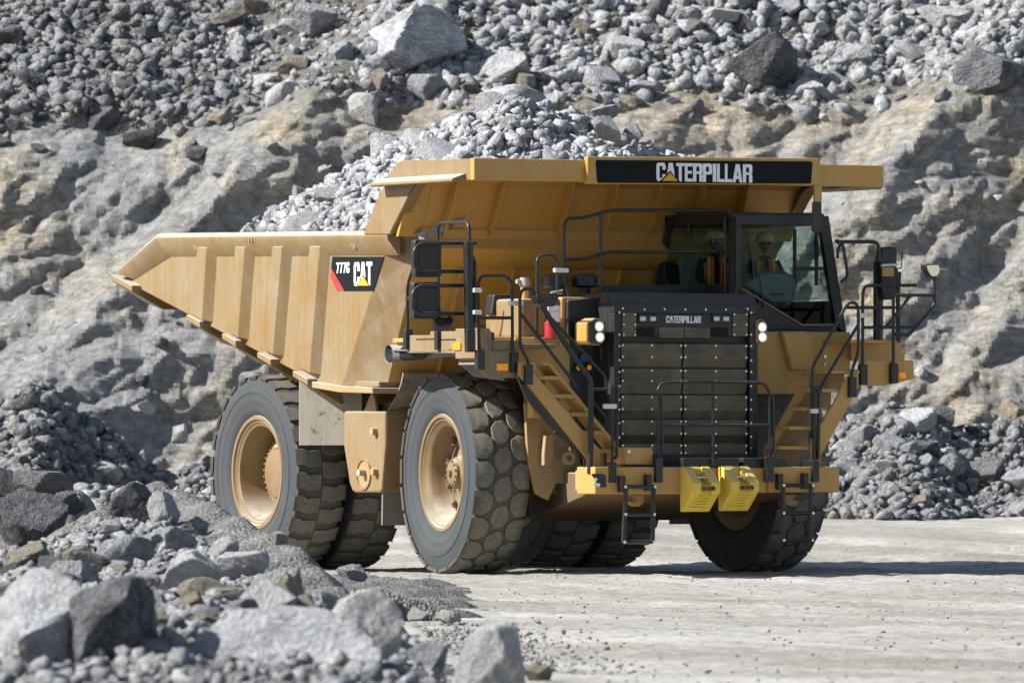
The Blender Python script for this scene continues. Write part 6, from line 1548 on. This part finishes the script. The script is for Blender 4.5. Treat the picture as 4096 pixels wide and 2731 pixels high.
FB = [
    (-3.26, 60.00, 0.08, 1.05, 1.17),
    (-2.78, 60.00, 0.18, 0.81, 0.99),
    (-1.59, 60.00, -0.06, 1.40, 0.99),
    (-1.07, 62.20, 0.21, 0.56, 0.62),
    (-0.13, 60.00, 0.02, 0.52, 0.64),
    (-3.62, 83.80, 0.98, 0.44, 0.44),
    (-3.35, 83.60, 0.92, 0.35, 0.42),
    (-3.00, 82.70, 0.79, 0.29, 0.23),
    (-3.57, 80.50, 0.57, 0.56, 0.36),
    (-2.71, 73.60, 0.45, 0.55, 0.44),
    (-2.41, 77.45, 0.49, 0.46, 0.39),
    (-1.83, 70.50, 0.35, 0.32, 0.37),
    (-5.09, 91.80, 0.77, 0.73, 0.75),
    (-5.24, 97.30, 1.13, 0.73, 0.39),
    (-4.89, 95.60, 0.94, 0.45, 0.30),
    (-5.60, 97.35, 1.12, 0.48, 0.41),
    (-3.08, 64.85, 0.24, 0.27, 0.39),
    (-3.94, 79.30, 0.51, 0.32, 0.30),
    (-4.57, 81.05, 0.51, 0.28, 0.16),
    (-3.55, 78.25, 0.44, 0.23, 0.14),
    (-2.16, 80.95, 0.70, 0.17, 0.15),
    (-1.90, 103.80, 0.08, 0.37, 0.24),
    (-0.82, 66.20, 0.00, 0.35, 0.15),
    (-0.62, 64.70, -0.04, 0.32, 0.29),
    (-1.23, 60.00, 0.00, 0.42, 0.39),
    (-2.51, 60.00, 0.05, 0.39, 0.33),
    (-0.63, 86.20, -0.13, 0.26, 0.17),
    (-0.95, 88.05, -0.12, 0.25, 0.16),
    (-1.28, 88.05, -0.03, 0.26, 0.15),
    (-3.34, 81.65, 0.70, 0.24, 0.16),
    (-2.64, 79.60, 0.62, 0.32, 0.22),
    (-3.03, 80.50, 0.67, 0.44, 0.28),
    (-3.01, 68.95, 0.25, 0.21, 0.17),
    (-2.33, 66.15, 0.20, 0.23, 0.15),
    (-2.32, 60.05, 0.15, 0.24, 0.24),
    (-0.85, 60.00, -0.04, 0.27, 0.18),
    (-2.10, 60.00, 0.02, 0.21, 0.18),
    (0.19, 63.65, -0.13, 0.22, 0.16),
    (-2.07, 67.40, 0.29, 0.24, 0.20),
    (-2.34, 71.75, 0.31, 0.21, 0.18),
    (-1.87, 65.00, 0.19, 0.26, 0.16),
    (-3.78, 73.90, 0.39, 0.33, 0.22),
    (-3.08, 73.95, 0.35, 0.33, 0.29),
]
fl = [(a, c, (e + f)/5) for a, b_, c, e, f in FB]
got = tries = 0
def left_of_crest(l, d):
    for (l0, d0, z0), (l1, d1, z1) in zip(CREST, CREST[1:]):
        if d1 <= d <= d0: return l - (l0 + (l1 - l0)*(d0 - d)/(d0 - d1))
    return -.2 if d < 66 else 9
while got < 80 and tries < 6000:
    tries += 1
    d = rng.uniform(50, 85) if rng.random() < .6 else rng.uniform(50, 63); l = rng.uniform(-4.6*min(1, d/78), -.2); lc = left_of_crest(l, d)
    if lc > -.60 or (d > 83.5 and l < -3.3): continue
    s = .07 + .16*rng.random()**1.6; h = mound_h(l, d)
    if not free(l, h + (84 - d)*-.05, s, fl, .5): continue
    got += 1
    rock(lat(l, d, h + s*.35), (s*rng.uniform(.9, 1.3), s, s*rng.uniform(.65, 1)), rng.randrange(24) + 40, 4, rng.choice(('rock', 'rock_tan', 'rock_pale', 'rock', 'rock_dark')), 'fist to head sized rock wedged among the tipped boulders at lower left', 'small rocks among the foreground boulders', rot=rng.uniform(-.6, .6))
pl = []
while len(pl) < 15000:
    d = rng.uniform(44, 86); l = rng.uniform(-6, .3); lc = left_of_crest(l, d)
    if lc > -.05: continue
    if (d > 72 and lc > -.55) or (d > 83.5 and -4.5 < l < -2.9): continue
    if rng.random() > min(1, -lc/.9): continue
    s = .014 + .11*rng.random()**2.5; p = lat(l, d, mound_h(l, d) + s*.2); pl.append((p.x, p.y, p.z, s))
while len(pl) < 18000:
    d = rng.uniform(56, 95); l = rng.uniform(-12, -5.5)
    s = .02 + .16*rng.random()**2.5; p = lat(l, d, mound_h(l, d) + s*.2); pl.append((p.x, p.y, p.z, s))
litter('foreground_rubble', pl, 'rubble')
# pebbles on the haul road and below the ridge's toe
pl = []
while len(pl) < 6500:
    d = rng.uniform(56, 128); l = rng.uniform(-9, 9)*d/110
    near_toe = rng.random() < .30
    if near_toe: d = rng.uniform(66, 86); l = -.2 - (d - 66)*.04 + abs(rng.gauss(0, .5)); 
    if mound_h(l, d) > ground_h(l, d) + .05: continue
    s = .005 + .024*rng.random()**3.2 + (.03*rng.random()**3 if near_toe else 0); p = lat(l, d, ground_h(l, d) + s*.3); pl.append((p.x, p.y, p.z, s))
litter('road_pebbles', pl, 'pebble')

# ---------------------------------------------------------------- the load
def load_h(x, y):
    a = max(abs(x - .42) - .80, 0)*(.82 if x < 0 else 1.0); b_ = max(abs(y - 2.55) - .75, 0)*(.86 if y > 2.5 else 1.0)
    h = 5.86 - .60*(math.hypot(a, b_)**1.06) + .10*math.sin(x*3.1 + y*1.7) + .07*math.sin(y*4.3 - x*2.2)
    return min(h, (4.26 + .78*(2.66 - abs(x))) if y > .9 else 9)
ls_ = [(-2.64 + 5.28*k/66) for k in range(67)]; ys_ = [.14 + 7.36*k/90 for k in range(91)]
vs, fs = [], []
for y in ys_:
    for x in ls_: vs.append((x, y, max(z_floor(max(y, 1)) + .1, load_h(x, y) + .05*rng.uniform(-1, 1))))
for a in range(90):
    for b_ in range(66): fs.append((a*67 + b_, a*67 + b_ + 1, (a + 1)*67 + b_ + 1, (a + 1)*67 + b_))
me = bpy.data.meshes.new('crushed_rock_load'); me.from_pydata(vs, [], fs); me.materials.append(M['load_bits'])
at = me.attributes.new('tint', 'FLOAT', 'POINT'); at.data.foreach_set('value', [rng.random() for _ in vs])
o = bpy.data.objects.new('crushed_rock_load', me); COL.objects.link(o); o['kind'] = 'stuff'
for (x, y, zz, wv, hv), seed, rt, label in [
    ((-0.29, 2.60, 6.03, 0.48, 0.34), 77, 0.1, 'whitish boulder crowning the heaped load'),
    ((0.47, 0.90, 5.68, 0.39, 0.33), 78, 0.2, 'grey and white boulder at the right of the heaped load'),
    ((0.69, 1.30, 5.90, 0.41, 0.22), 79, -0.35, 'pale slab lying above the grey and white boulder on the load'),
    ((0.86, 0.90, 5.66, 0.27, 0.19), 80, 0.1, 'grey rock at the right end of the load'),
    ((-0.07, 1.60, 5.83, 0.33, 0.19), 81, 0, 'grey rock in the middle of the load top'),
    ((-1.79, 5.00, 4.80, 0.49, 0.33), 82, 0.5, 'pale tilted slab at the left foot of the load above the side rail'),
    ((-1.36, 4.60, 5.05, 0.33, 0.27), 83, 0, 'pale squarish block on the left slope of the load'),
    ((-1.72, 4.40, 4.70, 0.38, 0.24), 84, 0.2, 'pale rock just above the side rail right of the tilted slab'),
    ((-1.04, 3.60, 5.43, 0.33, 0.16), 85, -0.4, 'pale flat rock high on the left slope of the load'),
]:
    rock(Vector((x, y, zz)), (wv/2, (wv + hv)*.22, hv/2), seed, 5, 'load', label, None, 'rock', 'rock', rt)
ll = []; got = tries = 0
while got < 30 and tries < 5000:
    tries += 1
    x, y = rng.uniform(-2.55, 2.0), rng.uniform(.5, 6.6); h = load_h(x, y); s = .10 + .27*rng.random()**1.8
    if h < 4.28 or (y < 1 and h < 5.0) or not free(x, y, s, ll, .6): continue
    got += 1
    rock(Vector((x, y, h + s*.25)), (s*rng.uniform(.9, 1.3), s, s*rng.uniform(.7, 1)), rng.randrange(24) + 40, 4, 'load', 'pale angular rock lying on the heaped load in the dump body', 'rocks on the heaped load', rot=rng.uniform(-.6, .6))
pl = []
while len(pl) < 8500:
    x, y = rng.uniform(-2.6, 2.4), rng.uniform(.25, 7.0); h = load_h(x, y)
    if h < 4.15 or (x < -2.45 and y > .9 and rng.random() < .3): continue
    s = .026 + .14*rng.random()**2.6; pl.append((x, y, h + s*.3, s))
litter('load_rubble', pl, 'load_bits')

# ---------------------------------------------------------------- wheel chocks hung on the bumper
for (a, b_), label in (([(-0.586,-2.95,1.35),(-0.198,-2.95,1.355)], 'yellow wheel chock hanging on the bumper nearer the grey drop ladder at left'), ([(-0.042,-2.95,1.359),(0.355,-2.95,1.362)], 'yellow wheel chock hanging on the bumper nearer the right-hand stairs')):
    x0, x1, zt = a[0], b_[0], a[2]
    t = thing('wheel_chock', label, 'wheel chock', ((x0 + x1)/2, -2.87, zt), 'wheel chocks on the bumper')
    W2 = (x1 - x0)/2
    mb = MB()   # side profile (y, z): flat back, leaning front with handle pocket, tapering foot
    prof_ = [(0, -.02), (-.05, .0), (-.12, -.03), (-.34, -.20), (-.34, -.31), (-.06, -.56), (0, -.56)]
    for s0, s1 in ((-W2, -W2*.38), (W2*.38, W2)): mb.prism('x', s0, s1, prof_)
    mb.prism('x', -W2*.38, W2*.38, [(0, -.02), (-.03, .0), (-.06, -.03), (-.08, -.18), (-.30, -.235), (-.325, -.31), (-.05, -.56), (0, -.56)])
    body_ = mb.build('chock_body', 'chock', t, bevel=.012)
    mb = MB(); mb.cyl((-W2*.42, -.215, -.135), (W2*.42, -.215, -.135), .014, n=10); mb.build('handle', 'bolt', t, smooth=60)
    mb = MB()
    for k in range(6):
        u_ = .10 + .14*k; yy = -.34 + .28*u_; z_ = -.31 - .25*u_
        mb.box(-W2*.78, W2*.78, yy - .008, yy + .006, z_ - .012, z_ + .004)
    mb.build('ridges', 'chock', t)
    lt = lettering('CHECKERS', (0, 0, 0), (1, 0, 0), (0, 0, 1), W2*.98, .042, .003, {}, .18)
    for q in ((-.01, -.016), (.0, -.020)): pass
    lt.raw([(0, -.003, -.014), (W2*.98, -.003, -.014), (W2*.98, -.003, -.008), (0, -.003, -.008)], [(0, 1, 2, 3)])
    lo = lt.build('lettering', 'decal', t); lo.location = (-W2*.40, -.3425, -.29)

# ---------------------------------------------------------------- fire extinguisher on the right deck
p = [(-1.699,-1.62,2.94),(-1.699,-1.62,3.451),(-1.704,-1.62,3.535)]
t = thing('fire_extinguisher', 'red fire extinguisher standing on the deck right of the two big mirrors', 'fire extinguisher', p[0])
H_ = p[1][2] - p[0][2]
mb = MB(); mb.lathe([(0, 0), (.095, 0), (.10, .02), (.10, H_*.86), (.085, H_*.95), (.04, H_*1.0), (.03, H_*1.04), (0, H_*1.04)], 24, (0, 0, 0), 'z'); mb.build('cylinder', 'red', t, smooth=40)
for z0, z1 in ((.30, .55), (.56, .70)):
    z0, z1 = H_*z0 + H_*.1, H_*z1 + H_*.1
    mb = MB(); n = 12
    A = [(-.103*math.sin(-.9 + 1.8*k/n + .2), -.103*math.cos(-.9 + 1.8*k/n + .2), z0) for k in range(n + 1)]
    mb.strip(A, [(x, y, z1) for x, y, _ in A], (0, -.002, 0)); mb.build('paper_label', 'white', t)
mb = MB(); mb.cyl((0, 0, H_*1.02), (0, 0, H_*1.12), .03, n=10); mb.tube([(-.02, 0, H_*1.12), (.13, -.02, H_*1.17)], .012, 0); mb.tube([(-.02, 0, H_*1.10), (.12, -.02, H_*1.09)], .012, 0); mb.build('valve', 'steel', t)
mb = MB(); mb.tube([(-.02, -.04, H_*1.06), (-.13, -.06, H_*.95), (-.14, -.06, H_*.4)], .018, .08); mb.build('hose', 'rail', t, smooth=60)

# ---------------------------------------------------------------- two people in the cab
def person(label, at, yaw, vest, hands, glasses, group=None):
    """Seated figure: one skinned surface with head and five-fingered hands; hat and vest are its clothing."""
    V, E, R = [], [], []
    def add(p, r, par=None):
        V.append(Vector(p)); R.append(r)
        if par is not None: E.append((par, len(V) - 1))
        return len(V) - 1
    pel = add((0, 0, .10), .145); wa = add((0, .02, .27), .135, pel); ch = add((0, .03, .43), .155, wa); nb = add((0, .02, .555), .075, ch); nk = add((0, .0, .62), .058, nb)
    for s in (-1, 1):
        sh = add((s*.17, .02, .50), .072, ch); el = add((s*.235, -.10, .27), .050, sh)
        hx, hy, hz = hands[0 if s < 0 else 1]
        wr = add((hx, hy, hz), .030, el)
        d = (Vector((hx, hy, hz)) - V[el]).normalized(); side = d.cross(Vector((0, 0, 1))).normalized()
        pm = add(V[wr] + d*.055, .034, wr)
        for k, ln in enumerate((.062, .072, .068, .052)):
            o = side*((k - 1.5)*.021)
            a = add(V[pm] + d*.035 + o, .0095, pm); b1 = add(V[a] + d*ln*.5 + Vector((0, 0, -.012)), .009, a); add(V[b1] + d*ln*.3 + Vector((0, 0, -.028)), .008, b1)
        a = add(V[wr] + d*.03 - side*s*.035, .011, wr); add(V[a] + d*.035 - side*s*.012 + Vector((0, 0, -.012)), .009, a)
        hp = add((s*.095, -.03, .09), .095, pel); kn = add((s*.13, -.44, .12), .068, hp); an = add((s*.12, -.46, -.24), .045, kn); add((s*.125, -.60, -.29), .04, an)
    me = bpy.data.meshes.new('person'); me.from_pydata([tuple(v) for v in V], E, [])
    o = bpy.data.objects.new('person', me); COL.objects.link(o)
    sk = o.modifiers.new('skin', 'SKIN'); sk.use_smooth_shade = True
    for k, r in enumerate(R): me.skin_vertices[0].data[k].radius = (r, r*.82 if r > .12 else r)
    me.skin_vertices[0].data[0].use_root = True
    o.modifiers.new('sub', 'SUBSURF').levels = 1; o.modifiers['sub'].render_levels = 2
    dg = bpy.context.evaluated_depsgraph_get(); bm = bmesh.new(); bm.from_mesh(bpy.data.meshes.new_from_object(o.evaluated_get(dg)))
    # head: one sphere pulled into jaw, brow, nose, eye sockets and ears
    d_, f_ = ICO[5]; x, y, zz = d_[:, 0], d_[:, 1], d_[:, 2]
    p = d_*np.array([.076, .096, .122]); g = lambda cx, cz, w: np.exp(-(((x - cx)/w)**2 + ((zz - cz)/w)**2))*(y < 0)
    p[:, 0] *= 1 - .28*np.clip(-zz - .1, 0, 1); p[:, 1] += -.012*np.clip(-zz, 0, 1)*(y < 0)
    p[:, 1] += -.026*g(0, -.12, .13) - .012*g(0, -.02, .12) + .012*(g(-.42, .10, .17) + g(.42, .10, .17)) - .008*g(0, .28, .4) - .009*g(0, -.48, .2) + .006*g(0, -.40, .06) - .010*g(0, -.78, .2)
    p[:, 0] += np.sign(x)*.016*np.exp(-((y/.16)**2 + ((zz - .02)/.22)**2))*(np.abs(x) > .7)
    head = [bm.verts.new((a, b_ - .012, c + .745)) for a, b_, c in p]
    for q in f_: bm.faces.new([head[i] for i in q])
    for fc in bm.faces: fc.smooth = True
    m2 = bpy.data.meshes.new('person'); bm.to_mesh(m2); bm.free()
    bpy.data.objects.remove(o)
    m2.materials.append(M['skin']); m2.materials.append(M['shirt'])
    hz = (hands[0], hands[1])
    for pg in m2.polygons:
        c = pg.center; hand = any((c - Vector(h)).length < .15 and (c.y < h[1] + .02) for h in hz)
        pg.material_index = 0 if (c.z > .60 or hand) else 1
    o = bpy.data.objects.new('person', m2); COL.objects.link(o); o.location = at; o.rotation_euler = (0, 0, yaw)
    tag(o, label, 'person', group)
    # hard hat with brim
    mb = MB(); mb.lathe([(.150, .775), (.128, .790), (.118, .80), (.113, .845), (.09, .885), (.05, .905), (0, .912)], 28, (0, -.005, 0), 'z'); mb.prism('x', -.02, .02, [(-.11, .84), (0, .915), (.10, .85), (.08, .86), (0, .90), (-.09, .85)])
    mb.build('hard_hat', 'hat', o, smooth=50)
    # vest: shell that follows the chest, open down the front, two reflective strips
    def shell(x0, x1, off, m, nm):
        mb = MB(); n = 8; A, B = [], []
        for k in range(n + 1):
            zz = .14 + .42*k/n; cx = .150 + .018*math.sin((zz - .1)*6); dp = .128 + .02*math.sin((zz - .12)*6.5) - .05*max(0, (zz - .46)/.1)
            taper = 1 - .45*max(0, (zz - .44)/.12)
            xa = x0*cx/.16; xb = x1*cx/.16*taper if abs(x1) > .12 else x1
            fy = lambda xx: -dp*math.sqrt(max(.05, 1 - (xx/.20)**2)) + .025 - off
            A.append((xa, fy(xa), zz)); B.append((xb, fy(xb), zz))
        mb.strip(A, B, (0, .006, 0)); mb.build(nm, m, o, smooth=60)
    for s in (-1, 1):
        shell(s*.035, s*.17, .012, vest, 'vest_panel'); shell(s*.085, s*.112, .020, 'vest_y', 'vest_strip')
    mb = MB()
    for s in (-1, 1): mb.box(s*.037 - .026, s*.037 + .026, -.118, -.100, .742, .768)
    mb.box(-.075, .075, -.108, -.100, .758, .764)
    mb.build('glasses', glasses, o, bevel=.004)
    return o
person('person at the wheel behind the windscreen in a pale hard hat and orange safety vest', (2.21, -.12, 3.44), -.30, 'vest_o', ((-.17, -.50, .30), (.17, -.50, .30)), 'dark')
person('person behind the cab side window in a hard hat and blue mirrored glasses', (1.44, -.20, 3.46), -.35, 'vest_o', ((-.14, -.34, .16), (.12, -.36, .16)), 'lens_blue')
